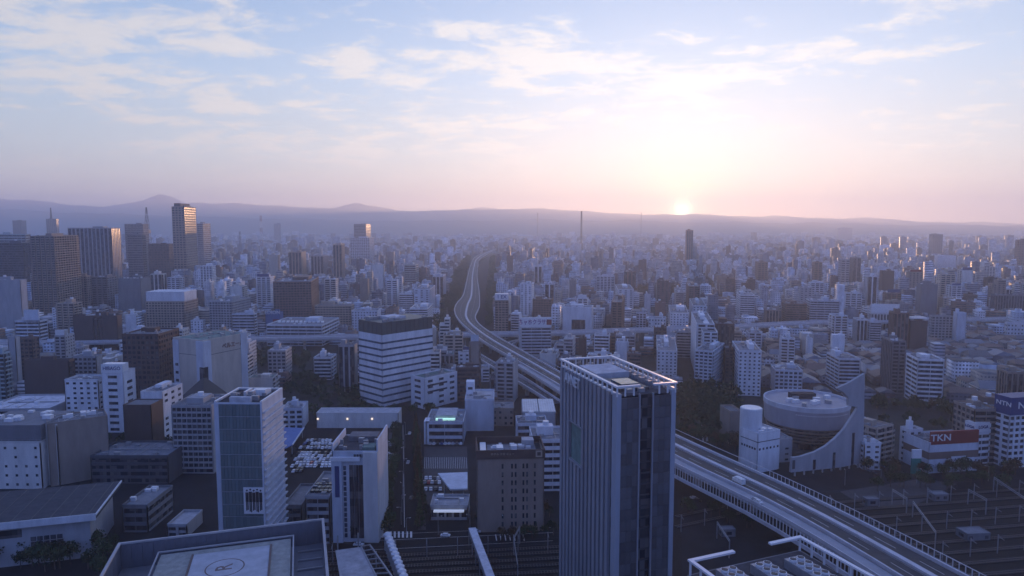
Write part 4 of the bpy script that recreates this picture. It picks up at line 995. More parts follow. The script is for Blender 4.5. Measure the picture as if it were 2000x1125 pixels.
for px, y0, y1 in ((1548, 898, 915), (1588, 897, 916), (1626, 883, 915), (1662, 845, 908)):
    a = HIT(px, y1, Aq, Bq); b = HIT(px, y0, Aq, Bq); s = (a - Aq).dot(dq); MB().box(s - .9, s + .9, -.88, -.78, max(.5, a.z), b.z, 0, None, True).build('slit_window', M['glass'], sa)
for i in range(8):
    s = (Bq - Aq).length * (i + .5) / 8; MB().cyl(s, 0, 0, 4.5, .5, n=8).build('stilt', M['concrete'], sa)
r = put('white corner block with a row of small square windows before the drum', dict(xL=1447, xC=1478, xR=1524, yt=850, yb=925, yaw=.45), wall='white', fs='WWWW', name='white_corner_block', pent=False, roof='rooflight', roofstuff=False)
w, d, h = r['_dims']; me = MB().box(-.6, .6, -.08, .04, -.6, .6, 0, None, True).mesh('window', [M['glass']])
for i in range(6): obj('window', me, r, (-w * .4 + i * w * .16, -d / 2 - .01, h * .62)); obj('window', me, r, (-w / 2 - .01, -d * .35 + i * d * .15, h * .62), -math.pi / 2)
MB().box(-w / 2 - .06, w / 2 + .06, -d / 2 - .06, d / 2 + .06, h * .80, h * .82, 0, None, True).build('wall_joint', M['metal_dark'], r)
MB().cyl(0, 0, 0, h + 12, 6.2, n=28).build('stair_tower', M['wall_white'], r, (-w * .12, d * .42, 0)); MB().cyl(0, 0, h + 12, h + 12.4, 5.7, n=28).build('tower_roof', M['metal_white'], r, (-w * .12, d * .42, 0))
eq(r, 5, rn, 1.2, m='metal_white')
put('low grey link block between the white corner block and the drum', dict(xL=1500, xC=1504, xR=1548, yt=862, yb=905, yaw=.2, dep=16), wall='grey', fs='PWWP', fl=3.6, bay=5, ws=.3, name='link_block', pent=False)
put('taupe brick building half hidden at the edge of the wood', dict(xL=1422, xC=1424, xR=1450, yt=806, yb=868, yaw=.1, dep=16), wall='tan', fs='WWWW', name='brick_block', pent=False)
# right edge: signs
r = put('tall office block with a deep blue rooftop sign band', dict(xL=1942, xC=1966, xR=2080, yt=812, yb=915, yaw=.2), wall='white', fs='GGGG', fl=3.6, name='sign_office', pent=False)
w, d, h = r['_dims']; MB().box(-w / 2 - .3, w / 2, -d / 2 - .3, d / 2, h + .2, h + 10.5).build('sign_box', M['signblue'], r)
text('NTN', 5.6, (-w * .5 + 12, -d / 2 - .45, h + 5.6), (math.pi / 2, 0, 0), M['metal_white'], r, .1, sx=1.25); text('NTN', 3.6, (-w / 2 - .45, -1, h + 6.2), (math.pi / 2, 0, -math.pi / 2), M['metal_white'], r, .1, sx=1.3)
put('brown glazed office beside the blue sign office', dict(xL=1904, xC=1945, xR=1948, yt=802, yb=905, yaw=0, dep=20), wall='tan', fs='BGBG', fl=3.4, belt=1.2, name='brown_office')
r = put('white building with a blue and white hoarding between brown offices', dict(xL=1884, xC=1900, xR=1935, yt=848, yb=908, yaw=.25), wall='white', fs='BBWW', fl=3.6, name='hoarding_block', pent=False)
w, d, h = r['_dims']; MB().box(-w / 2, w / 2, -d / 2, d / 2, h + 1, h + 6.5).build('hoarding', M['metal_white'], r); sign_on(r, 'F', 'LOGA', 0, h + 3.8, 2.6, 'signblue'); sign_on(r, 'L', 'LOGA', 0, h + 3.8, 2.2, 'signblue')
r = put('wide shop building with a red TKN sign band', dict(xL=1795, xC=1812, xR=1912, yt=868, yb=925, yaw=.16, dep=20), wall='pale', fs='WWWW', name='shop_building', pent=False)
w, d, h = r['_dims']; b = MB().box(-w / 2 + 1, w / 2 - .5, -d / 2 - .2, -d / 2 + 1.2, h - .3, h + 7).build('sign_band', M['red'], r); text('TKN', 5.4, (-w * .28, -d / 2 - .28, h + 3.4), (math.pi / 2, 0, 0), M['metal_white'], r, .08, sx=1.2)
sign_on(r, 'F', 'AZZL', w * .1, h * .42, 2.6, 'signblue', 'metal_white', 9.5, 4.2)
MB().box(-w / 2 - .07, w / 2 + .07, -d / 2 - .07, d / 2, h * .48, h * .72, 0, None, True).build('dark_band', M['wall_brown'], r)
r = root('pylon_sign', (*P(1788, 925).xy, 0), 0, 'green and white pylon sign standing before the shop with the red band', 'sign')
MB().box(-2.6, 2.6, -.6, .6, 0, 9).build('lower_panel', M['signgreen'], r); MB().box(-2.6, 2.6, -.6, .6, 9, 14).build('upper_panel', M['metal_white'], r)
put('white apartment block next to the shop with the red band', dict(xL=1758, xC=1772, xR=1803, yt=842, yb=905, yaw=.2), wall='white', fs='PKWP', fl=3.2, name='apartment_block')
put('brown and white mixed-use block with stepped balconies and small roof sign', dict(xL=1712, xC=1742, xR=1770, yt=832, yb=898, yaw=.5), wall='beige', fs='KPWK', fl=3.1, name='apartment_block')
put('small white three-storey building right of the sail wall', dict(xL=1683, xC=1686, xR=1722, yt=868, yb=918, yaw=.0, dep=14), wall='white', fs='PWWP', fl=3.3, name='small_office', pent=False)
put('low building with a bright pale blue roof behind the sail wall', dict(xL=1684, xC=1686, xR=1728, yt=838, yb=850, yaw=.0, dep=26), wall='white', fs='PWWP', roof='rooflight', name='pale_roof_hall', pent=False, roofstuff=False)
# rooftop with fans, bottom right
zf = 60.0
pA, pB = P(1343, 1092, zf), P(1563, 1045, zf); a = pB - pA; ww = a.length; yw = math.atan2(a.y, a.x); pC = P(1705, 1128, zf)
# its right edge heads towards the camera; keep a true rectangle
uu = a.normalized(); vv = Vector((-uu.y, uu.x, 0)); dd = 46
ctr = pA + uu * ww / 2 - vv * dd / 2
fr_ = root('fan_roof_building', (ctr.x, ctr.y, 0), yw, 'building roof with rows of round cooling fans inside a white frame', 'building'); FOOT.append((ctr.x, ctr.y, 30)); fr_['_dims'] = (ww, dd, zf)
MB().box(-ww / 2, ww / 2, -dd / 2, dd / 2, 0, zf - 4).build('wall', M['wall_darkgrey'], fr_)
MB().box(-ww / 2 + .5, ww / 2 - .5, -dd / 2, dd / 2 - .5, zf - 4, zf - 3.9).build('roof', M['roofdark'], fr_)
for bx in ((-ww / 2, -ww / 2 + 1, -dd / 2, dd / 2), (ww / 2 - 1, ww / 2, -dd / 2, dd / 2), (-ww / 2 + 1, -ww / 2 + ww * .38, dd / 2 - 1.1, dd / 2), (ww * .20, ww / 2 - 1, dd / 2 - 1.1, dd / 2)):
    MB().box(*bx, zf - .5, zf, 0, None, True).build('roof_beam', M['metal_white'], fr_)
for i in range(12):
    for sx in (-1, 1): MB().box(-.2, .2, -.2, .2, 0, 3.5, 0, None, True).build('roof_post', M['metal_white'], fr_, (sx * (ww / 2 - .5), dd / 2 - .5 - i * 4, zf - 4))
dk = MB().cyl(0, 0, 0, .5, .95, n=18).mesh('fan_ring', [M['metal_white']]); bl = MB()
for k_ in range(4): T_ = Matrix.Rotation(k_ * math.pi / 2, 4, 'Z'); bl.box(.1, .8, -.16, .16, .52, .56, 0, T_, True)
bl = bl.mesh('fan_blade', [M['metal_dark']]); ds = MB().cyl(0, 0, .495, .51, .8, n=18).mesh('fan_opening', [M['metal_dark']])
for c_ in range(3):
    xx = -ww * .28 + c_ * ww * .27
    MB().box(xx - 2.5, xx + 2.5, -dd / 2, dd / 2 - 4 - c_, zf - 3.9, zf - 1.6).build('cooling_plant', M['metal_grey'], fr_)
    for j in range(13):
        for s in (-1, 1):
            o = obj('fan', dk, fr_, (xx + s * 1.2, dd / 2 - 5.6 - c_ - j * 2.5, zf - 1.62)); obj('fan_opening', ds, o); obj('fan_blade', bl, o)
# ------------------------------------------------------------------ buildings of the middle distance, read off the photo one by one
# left, corner, right, roof row, ground row, yaw, walls, side codes FRBL, storey height, name, label
ROWS = [
 (58,115,153,462,628,.1,'tan','KKKK',3.4,'apartment_tower','twin slab apartment tower with balconies and a sunlit reddish right half'),
 (132,225,235,446,585,.16,'grey','VVVV',3.8,'hotel_slab','broad grey slab tower with fine vertical lines and a glowing end wall'),
 (235,253,277,459,560,.1,'darkgrey','BBBB',3.6,'office_tower','dark banded office tower with a lit top storey behind the grey slab tower'),
 (243,283,290,438,530,.0,'darkgrey','BBBB',3.6,'office_tower','dark flat-topped tower left of the lattice mast'),
 (289,333,338,477,560,.0,'darkbrown','GGGG',3.6,'office_tower','low dark brown slab just left of the tallest skyscraper'),
 (335,366,385,404,552,.14,'tan','GGGG',4.0,'skyscraper','tallest dark skyscraper with its orange sunlit right side'),
 (384,400,411,437,535,.0,'grey','BBBB',3.8,'office_tower','pale grey tower right behind the tallest skyscraper'),
 (24,44,51,431,490,.0,'darkbrown','GGGG',3.6,'office_tower','small dark tower near the left end of the skyline'),
 (80,94,110,428,500,.16,'tan','GGGG',3.6,'office_tower','tower carrying a tall dark mast'),
 (-30,52,60,475,600,.0,'charcoal','BGBG',4.0,'office_tower','black glass block at the left edge below a pale roof hall'),
 (-10,56,60,458,560,.0,'teal','BBBB',4.0,'long_hall','flat building with a pale blue top at the left end'),
 (-25,46,52,548,650,.0,'grey','WWWW',3.6,'blank_block','blank grey block at the left edge under the black glass block'),
 (150,172,178,540,615,.0,'tan','GGGG',3.5,'office_block','muted brown office wedged below the grey slab tower'),
 (178,212,228,542,612,.0,'darkgrey','GGWG',3.5,'office_block','dark grey office with a pale end wall below the glowing end wall'),
 (230,278,294,545,622,.0,'darkgrey','WWWW',3.5,'blank_block','large plain dark slate block below the tallest skyscraper'),
 (293,318,325,536,590,.0,'offwhite','VVVV',3.4,'office_block','pale block with two white vertical stripes below the skyscraper'),
 (326,352,360,543,590,.0,'pale','GGGG',3.4,'office_block','pale blue cluster block right of the striped pale block'),
 (284,362,387,590,655,-.02,'beige','GGGG',3.4,'stepped_hotel','wide stepped hotel with a bright white crown and brown lower storeys'),
 (28,80,93,628,690,.0,'pale','BBBB',3.8,'slanted_block','sloping-sided block with white bands and a large pale roof screen'),
 (92,113,143,594,668,.0,'beige','KKKK',3.1,'apartment_block','tall brown apartment block with cream balconies behind the elevated road'),
 (142,232,238,618,690,.0,'darkbrown','WWWW',3.6,'brown_block','broad windowless brown block behind the left end of the elevated highway'),
 (182,203,206,624,690,.0,'grey','VVWV',3.6,'round_front_block','pale ribbed column-like block standing before the broad brown block'),
 (236,247,266,617,672,.3,'white','WBBB',3.4,'stepped_block','small white block with bold stepped balconies beside the brown block'),
 (15,36,39,660,755,.0,'grey','WWWW',3.5,'blank_block','narrow plain slate-grey slab at the left beyond the tiled balconies'),
 (38,68,76,662,745,.0,'brown','GGWG',3.5,'brown_block','brown block with orange-lit edge beside the narrow slate slab'),
 (-20,14,20,692,790,.0,'teal','KKKK',3.2,'apartment_block','greenish balconied block cut by the left edge'),
 (45,140,146,706,800,.0,'darkbrown','WGWG',3.6,'brown_block','long dark brown block in front of the left elevated road'),
 (143,192,200,698,780,.0,'grey','GWWG',3.6,'office_block','grey office left of the lettered sign box'),
 (372,398,402,627,660,.0,'white','PPWP',3.2,'white_block','small bright white cube behind the pale hall'),
 (408,455,490,590,660,-.1,'grey','GGGG',3.3,'office_block','dark-windowed grey office pair above the pale hall'),
 (452,498,502,614,660,.0,'pale','BBBB',3.5,'office_block','low grey striped office right of the dark-windowed pair'),
 (533,610,625,551,640,.16,'brown','GGGG',3.4,'office_block','wide brown gridded block with an orange glowing end'),
 (564,590,608,596,640,.0,'pale','PWWP',3.4,'white_block','pale blue white block before the wide brown gridded block'),
 (614,686,692,598,640,.0,'beige','GGGG',3.3,'school_block','long low beige gridded block left of the striped block'),
 (518,548,553,612,650,.0,'blue','WWWW',3.6,'sign_building','dark blue store with white letters on its top'),
 (520,630,662,636,676,-.05,'pale','BBBB',4.2,'depot','long low depot with bright roof lights behind the elevated road'),
 (612,648,657,700,742,.0,'white','BBBB',3.4,'stepped_block','white stepped building alone beside the dark park'),
 (660,694,698,676,770,.0,'grey','VWWV',3.5,'narrow_tower','narrow grey tower tucked behind the striped block'),
 (691,716,731,438,512,.0,'grey','BBBB',3.8,'office_tower','tall blue stepped tower over the middle skyline'),
 (684,722,736,465,514,.0,'pale','GGGG',3.8,'office_block','broad pale wing at the foot of the blue stepped tower'),
 (564,590,607,493,548,.16,'tan','VWWV',3.6,'office_tower','dark brown tower with an orange burning side in mid distance'),
 (607,632,640,500,545,.0,'grey','VVVV',3.6,'office_block','grey vertical-lined block right of the burning brown tower'),
 (650,669,680,478,556,.16,'beige','VVWV',3.6,'office_tower','slim pinkish tower with a pale edge'),
 (703,719,722,546,600,.0,'tan','WWWW',3.4,'narrow_tower','very slender tan tower before the brown wood'),
 (686,738,744,608,650,.0,'pale','PWWP',3.5,'white_block','pale box block with a bright spot on its roof'),
 (755,776,779,548,608,.0,'white','GWWG',3.3,'apartment_block','slim white apartment block near the boulevard trees'),
 (779,808,814,575,612,.0,'white','BWBW',3.3,'apartment_block','white block with a dark toothed stair strip near the boulevard'),
 (808,840,850,566,612,.0,'pale','PGWG',3.3,'office_block','pale twin block at the edge of the boulevard trees'),
 (790,812,818,518,560,.0,'teal','BBBB',3.4,'office_block','grey-green low tower by the far wood'),
 (845,866,871,540,585,.0,'pale','VVVV',3.4,'office_block','row of pale slabs right beside the boulevard trees'),
 (760,788,796,628,650,.0,'white','BBBB',3.3,'white_block','white rooftop block just behind the striped block'),
 (800,836,846,604,640,.0,'white','BBBB',3.3,'white_block','bright white building with glinting roof left of the boulevard'),
 (952,967,993,588,662,.0,'tan','GWWG',3.2,'apartment_block','brown apartment slab with a white balcony side and white roof sign by the boulevard'),
 (1013,1018,1077,640,700,.05,'pale','BBBB',3.3,'billboard_block','banded block carrying a long white billboard with purple letters'),
 (1032,1040,1077,585,635,.0,'brown','GGGG',3.4,'gable_block','brown block with a slanted roof behind the billboard'),
 (1086,1098,1156,600,662,.0,'white','WWWW',3.4,'white_block','white block with a big dark square recess'),
 (1128,1130,1144,662,700,.0,'darkbrown','WWWW',3.3,'narrow_block','narrow dark slot of a block above the ribbed tower'),
 (1145,1160,1190,655,705,.0,'white','BBBB',3.2,'apartment_block','white slant-topped apartment block behind the roof frame'),
 (1194,1214,1233,592,660,.0,'brown','KVWV',3.1,'apartment_tower','tall brown apartment tower with white balcony edge above the highway'),
 (1200,1206,1238,566,610,-.1,'white','PPWP',3.3,'white_block','lumpy white block behind the brown apartment tower'),
 (1238,1242,1262,612,650,.0,'pale','GGGG',3.3,'office_block','pale blocks right of the brown apartment tower'),
 (1254,1258,1271,576,612,.0,'white','WWWW',3.3,'narrow_tower','thin bright white tower before the brown trees'),
 (1275,1279,1300,592,625,.0,'brick','WWWW',3.3,'brick_block','reddish block right of the thin white tower'),
 (1262,1266,1301,622,655,.0,'white','PPWP',4.4,'white_block','white block with a few big square windows'),
 (1268,1276,1302,641,700,.0,'darkbrown','GGWG',3.3,'apartment_block','dark brown block rising in front of the highway'),
 (1316,1319,1336,572,615,.0,'grey','BBBB',3.3,'narrow_tower','slender grey banded tower with a white cap'),
 (1338,1344,1367,560,600,.0,'brown','GGGG',3.3,'office_block','maroon block beside the slender banded tower'),
 (1303,1308,1345,612,655,.0,'white','PPWP',3.3,'white_block','broad white block with roof clutter behind the highway'),
 (1345,1352,1380,598,650,.0,'pale','PGWG',3.3,'white_block','pale stepped block touching the street of trees'),
 (1347,1358,1396,634,735,.0,'white','KWWW',3.0,'apartment_tower','white apartment tower with zigzag balconies in the centre right'),
 (1358,1370,1402,650,745,.0,'white','KPWP',3.0,'apartment_tower','second white tower in front of the zigzag one, lower roof'),
 (1357,1390,1415,688,768,-.5,'pale','GKKG',3.0,'apartment_block','large pale apartment block with balconies above the wood'),
 (1393,1396,1435,634,715,.0,'darkbrown','VVVV',3.2,'apartment_tower','dark chocolate tower with a pale edge right of the white towers'),
 (1413,1415,1433,682,758,.0,'darkbrown','GGGG',3.2,'narrow_tower','thin dark brown slab between two pale apartment blocks'),
 (1430,1440,1488,686,772,.0,'white','PPWP',3.2,'apartment_block','white apartment block with a curved sloping roof line'),
 (1278,1282,1323,686,742,.0,'white','PPWP',3.1,'apartment_block','plain white apartment block right behind the roof frame'),
 (1220,1224,1252,692,740,.0,'brown','BWWB',3.3,'brown_block','brown block with white fins behind the roof frame'),
 (1505,1512,1568,724,768,.0,'pale','GGGG',3.2,'school_block','pale five-storey block with even rows of square windows'),
 (1524,1551,1576,664,716,-.3,'white','KWWW',3.1,'apartment_block','white block with dark balcony notches and plain front among low houses'),
 (1574,1576,1588,663,700,.0,'white','WWWW',3.1,'narrow_block','thin white slab attached to the balcony-notched block'),
 (1619,1628,1656,618,668,-.1,'white','KKKK',3.0,'apartment_tower','white tower with chequered balconies over the highway'),
 (1666,1672,1695,625,670,.0,'white','VVWV',3.0,'apartment_tower','white tower with smooth vertical bays right of the chequered one'),
 (1695,1697,1722,630,672,.0,'pale','BBBB',3.0,'apartment_block','lower pale wing joined to the tower with vertical bays'),
 (1627,1648,1667,660,706,.0,'white','PPWP',3.4,'sign_building','white building shaped like a T with blue windows'),
 (1614,1636,1681,702,765,-.1,'pale','BBBB',3.1,'apartment_block','pale apartment block with diagonal balcony edges behind the drum'),
 (1722,1738,1770,668,768,.0,'darkgrey','KVWV',3.0,'apartment_tower','dark twin-ribbed apartment tower with pale vertical edges'),
 (1736,1742,1776,612,690,.0,'brown','VVVV',3.2,'apartment_tower','brown rounded tower below the white hoarding'),
 (1770,1775,1812,628,690,.0,'darkbrown','WWWW',3.2,'brown_block','very dark brown block with a pale slatted top'),
 (1697,1700,1756,612,645,.0,'offwhite','VVVV',6.0,'sign_building','building under a long white roof hoarding on posts'),
 (1815,1818,1862,618,665,.0,'grey','GGGG',3.3,'office_block','grey gridded office beside the right part of the highway'),
 (1862,1866,1888,612,670,.0,'pale','WKWW',3.2,'apartment_block','pale slab touching the grey gridded office'),
 (1770,1788,1845,703,790,.0,'white','BBBB',3.7,'banded_office','white office with seven bold dark bands right of the drum'),
 (1962,1966,2040,632,662,.0,'pale','PPWP',4.4,'white_hall','pale wide hall at the right edge behind the low houses'),
 (1935,1942,2030,577,615,.0,'darkgrey','VWWV',3.4,'dark_block','large dark block at the right edge'),
 (1528,1534,1576,594,638,.0,'brown','BBBB',3.2,'apartment_block','brown apartment slab beyond the highway right of the tree-lined street'),
 (1574,1580,1640,588,638,.0,'pale','BBBB',3.2,'apartment_block','long bluish balconied slab joined to the brown one'),
 (1492,1496,1527,606,640,.0,'tan','VVVV',3.2,'apartment_block','small tan blocks left of the brown apartment slab'),
 (1438,1444,1475,577,628,.0,'white','BBBB',3.2,'apartment_block','cream block with strong white bands by the tree-lined street'),
 (1688,1692,1714,540,610,.0,'white','VVVV',3.2,'apartment_tower','white tower with two dark vertical slots'),
 (1718,1722,1747,530,580,.0,'darkbrown','WWWW',3.2,'dark_block','plain maroon cube on the right plain'),
 (1790,1796,1832,556,625,.0,'darkgrey','WWWW',3.2,'dark_block','big dark blank tower with a thin white edge'),
 (1660,1664,1682,504,562,.0,'darkgrey','VVVV',3.3,'apartment_tower','tallest dark pair of towers on the right plain'),
 (1638,1642,1660,508,565,.0,'grey','GGGG',3.3,'apartment_tower','grey tower leaning against the tallest dark pair'),
 (1586,1590,1606,513,560,.0,'brown','GGGG',3.3,'apartment_tower','brown slim tower standing alone left of the grey tower'),
 (1815,1820,1842,458,505,.0,'darkgrey','GGGG',3.6,'apartment_tower','dark skyline tower with notched top on the right'),
 (1854,1856,1863,471,505,.0,'darkgrey','GGGG',3.6,'apartment_tower','thin companion beside the notched skyline tower'),
 (1983,1987,2012,469,530,.0,'brick','GGGG',3.6,'apartment_tower','reddish tower cut by the right edge of the skyline'),
 (1635,1637,1665,445,472,.0,'grey','WWWW',3.6,'slab_block','faint wide slab on the hazy right skyline'),
 (1825,1830,1868,500,530,.0,'white','WWWW',3.6,'white_hall','white box hall under the notched skyline tower'),
 (1337,1340,1354,450,520,.0,'brick','VVVV',3.6,'apartment_tower','lone brown tower standing below the sun'),
 (802,804,813,418,448,.0,'grey','WWWW',3.6,'distant_tower','lone pale tower far off in the haze left of the expressway end'),
 (528,536,546,437,476,.0,'darkgrey','WWWW',3.6,'office_tower','double dark tower right of the red and white mast'),
 (1040,1044,1058,520,560,.0,'white','VVVV',3.3,'apartment_tower','white ribbed tower right of the boulevard woods'),
 (985,990,1002,500,540,.0,'brown','WWWW',3.3,'apartment_tower','brown stub tower right of the expressway end'),
 (1060,1064,1082,555,600,.0,'pale','VVVV',3.3,'apartment_block','pale block with one bright stripe above the brown slant roof'),
 (1108,1112,1124,548,590,.0,'darkgrey','WWWW',3.3,'narrow_tower','slim dark block above the white block with the recess'),
 (1213,1218,1242,531,580,.0,'brown','VVWV',3.3,'apartment_tower','brown ribbed tower beyond the white lumpy block'),
 (1160,1165,1200,540,575,.0,'pale','GGGG',3.3,'apartment_block','wide pale block in the hazy centre'),
 (1475,1480,1500,513,556,.0,'brown','GGGG',3.3,'apartment_tower','purplish brown tower beyond the tree-lined street'),
]
extra = {}
for row in ROWS:
    xL, xC, xR, yt, yb, yaw, wl, fs, fl, nm, lab = row
    if yaw == 0 and xC > 1000: yaw = -.20
    loc, w, d, h, yw = place(xL, xC, xR, yt, yb, yaw)
    far = loc[1] > 1100
    extra[nm + str(xL)] = building(loc, w, d, h, yw, wall=wl, fs=fs, fl=fl * (1.5 if loc[1] > 1500 else 1), label=lab, name=nm, bay=3.6 if not far else 6.5, roofstuff=loc[1] < 1500, group=None, belt=None)
    extra[(xL, yt)] = extra[nm + str(xL)]
def B_(xL, yt): r = extra[(xL, yt)]; return (r,) + tuple(r['_dims'])
r, w, d, h = B_(284, 590); MB().box(-w * .5, w * .5, -d * .45, d * .4, h, h + 13).build('white_crown', M['wall_white'], r)
r, w, d, h = B_(28, 628); MB().box(-w * .1, w * .5, -d * .5, -d * .4, h, h + 13).build('roof_screen', M['wall_pale'], r)
r, w, d, h = B_(518, 612); text('EDION', 6.5, (0, -d / 2 - .4, h + 1), (math.pi / 2, 0, 0), M['metal_white'], r, .3); MB().box(0, w * .45, -d / 2 - .2, -d / 2 - .02, h * .2, h * .7, 0, None, True).build('red_panel', M['red'], r)
r, w, d, h = B_(1013, 640); MB().box(-w / 2, w / 2, -d / 2 - .6, -d / 2 + .6, h + .5, h + 11).build('billboard', M['metal_white'], r); text('ちャホクラサヤ', 6.2, (-w * .06, -d / 2 - .75, h + 5.6), (math.pi / 2, 0, 0), M['purple'], r, .1, sx=.78); MB().box(-2.6, 2.6, -.1, .1, -2.8, 2.8, 0, None, True).build('billboard_mark', M['red'], r, (w * .42, -d / 2 - .75, h + 5.8))
r, w, d, h = B_(952, 588); b = MB().box(-w * .5, w * .5, -d / 2, d * .1, h + .5, h + 9).build('sign_box', M['metal_white'], r); text('1 EX', 6, (0, -d / 2 - .1, h + 5), (math.pi / 2, 0, 0), M['signblue'], r, .1)
r, w, d, h = B_(1086, 600); MB().box(-w * .18, w * .28, -d / 2 - .1, -d / 2 + .1, 0, h * .62, 0, None, True).build('dark_recess', M['glass'], r)
r, w, d, h = B_(1697, 612); MB().box(-w * .5, w * .5, -d / 2 - .5, -d / 2 + .5, h + 1, h + 13).build('hoarding', M['metal_white'], r)
r, w, d, h = B_(335, 404); MB().box(-w * .4, w * .1, -d * .4, d * .4, h, h + 9).build('crown', M['wall_darkbrown'], r)
r, w, d, h = B_(80, 428); q = MB(); q.cyl(-w * .1, 0, h, h + 22, 5, 4, 10); q.cyl(-w * .1, 0, h + 22, h + 52, 3.6, 2.4, 10); q.build('mast', M['metal_dark'], r)
r, w, d, h = B_(1770, 628); me = MB().box(-w * .5, w * .48, -.6, .6, 0, 1.6, 0, None, True).mesh('roof_slat', [M['metal_white']])
for i in range(5): obj('roof_slat', me, r, (0, -d * .4 + i * d * .18, h + 3))
r, w, d, h = B_(520, 636); me = MB().box(-1.6, 1.6, -5, 5, 0, 1.4).mesh('roof_light', [M['metal_white']])
for i in range(11): obj('roof_light', me, r, (-w * .42 + i * w * .08, -d * .1, h), .3)
r, w, d, h = B_(1627, 660); MB().box(-w * .55, w * .5, -d / 2 - .3, d * .2, h * .55, h + 3).build('roof_block', M['wall_white'], r)
# masts and chimneys
def mast(px, yt, yb, w0, w1, label, kind='lattice_mast', striped=False, solid=False, D=None):
    b = P(px, yb) if D is None else ATY(px, yb, D); top = ATY(px, yt, b.y).z
    r = root(kind, (b.x, b.y, 0), 0, label, 'chimney' if solid else 'mast')
    n = 7
    for i in range(n):
        z0_, z1_ = top * i / n, top * (i + 1) / n; a = w0 + (w1 - w0) * i / n; c = w0 + (w1 - w0) * (i + 1) / n
        m_ = (M['red'] if i % 2 == 0 else M['metal_white']) if striped else M['metal_dark']
        q = MB()
        if solid: q.cyl(0, 0, z0_, z1_, a, c, 12)
        else:
            t_ = max(.5, w0 * .07)
            for k in range(4):
                x0_, y0_ = (a, a, -a, -a)[k], (a, -a, -a, a)[k]; x1_, y1_ = (c, c, -c, -c)[k], (c, -c, -c, c)[k]; k2 = (k + 1) % 4; x2_, y2_ = (c, c, -c, -c)[k2], (c, -c, -c, c)[k2]
                q.bar((x0_, y0_, z0_), (x1_, y1_, z1_), t_); q.bar((x0_, y0_, z0_), (x2_, y2_, z1_), t_ * .6); q.bar((x1_, y1_, z1_), (x2_, y2_, z1_), t_ * .6)
        q.build('section', m_, r)
    return r, top
r, tp = mast(290, 405, 500, 14, 1.2, 'tall lattice television mast with a small platform', D=2450); MB().box(-8, 8, -8, 8, tp * .55, tp * .61, 0, None, True).build('platform', M['metal_dark'], r)
mast(511, 421, 478, 6, 2.5, 'red and white lattice mast on the left skyline', striped=True, D=2900)
mast(1135, 412, 505, 5.2, 4.2, 'tall dark factory chimney rising above the hazy centre', 'chimney', solid=True, D=3600)
mast(1050, 416, 440, 6, 5, 'small far chimney just left of the tall one', 'chimney', solid=True, D=7000)
mast(1252, 414, 445, 4.5, 3.5, 'pair-like thin chimney in the haze left of the sun', 'chimney', solid=True, D=7000)
mast(470, 452, 500, 5, 1.6, 'small grey mast between the skyscraper and the striped mast', D=2600)
# ------------------------------------------------------------------ filling the city block by block
def inpoly(x, y, poly):
    c = False; n = len(poly); j = n - 1
    for i in range(n):
        xi, yi = poly[i]; xj, yj = poly[j]
        if (yi > y) != (yj > y) and x < (xj - xi) * (y - yi) / (yj - yi) + xi: c = not c
        j = i
    return c
BOUL = [(842, 660), (850, 625), (872, 570), (890, 530), (908, 500), (968, 490), (974, 520), (972, 570), (966, 625), (1000, 690), (1080, 760), (1080, 800), (990, 745), (905, 690)]
PARK1 = [(480, 678), (702, 674), (702, 800), (556, 800), (556, 745), (480, 735)]
for k_ in range(0, NS, 2):
    for E_ in (EL, ERP):
        q_ = PIX(E_[k_]); BOXES.append((q_[0] - 12, q_[0] + 12, q_[1] - 3, q_[1] + 8, E_[k_].y))
for p_ in cr[::1]:
    q_ = PIX(p_)
    if 470 < q_[0] < 705 or 1090 < q_[0] < 1262 or 1436 < q_[0] < 1620 or 1880 < q_[0] < 1960: BOXES.append((q_[0] - 22, q_[0] + 22, q_[1] - 3, q_[1] + 12, p_.y))
WOOD_R = [(1320, 768), (1352, 752), (1436, 756), (1452, 800), (1448, 862), (1400, 865), (1321, 838)]
STREET_R = [(1352, 515), (1362, 515), (1448, 640), (1425, 640)]
WOOD_M = [(700, 508), (760, 516), (800, 520), (790, 535), (700, 525)]
WOOD_H = [(1240, 572), (1325, 566), (1330, 588), (1290, 592), (1245, 588)]
WOOD_C = [(722, 552), (752, 550), (755, 590), (728, 600)]
PARK_R = [(1690, 790), (1760, 780), (1905, 800), (1905, 842), (1690, 842)]
ZONES = [BOUL, PARK1, WOOD_R, STREET_R, WOOD_H, PARK_R]
LOWRES = [(1440, 700), (1700, 655), (2050, 655), (2050, 800), (1700, 790), (1560, 770), (1440, 760)]
FG = [(f[0], f[1], f[2]) for f in FOOT]
cell = {}
def occ_add(x, y, r): cell.setdefault((int(x // 60), int(y // 60)), []).append((x, y, r))
for f in FG: occ_add(*f)
def blocked(x, y, r):
    i, j = int(x // 60), int(y // 60)
    for a in (-2, -1, 0, 1, 2):
        for b in (-2, -1, 0, 1, 2):
            for (u_, v_, q) in cell.get((i + a, j + b), ()):
                if (u_ - x) ** 2 + (v_ - y) ** 2 < (q * .9 + r) ** 2: return True
    return False
def cap_height(x, y, w, h):
    """keep the named buildings in view"""
    px, py = PIX((x, y, 0)); hw = F * w / 2 / y
    for (xL, xR, yt, yb, D) in BOXES:
        if D > y - 5 and xL - hw < px < xR + hw and py > yb - 4:
            lim = yb - (.16 * (yb - yt) if D - y > 60 else 0)
            hm = H - (lim - HZ) * y / F
            if h > hm: h = hm
    return h
rf = random.Random(23)
cands = []
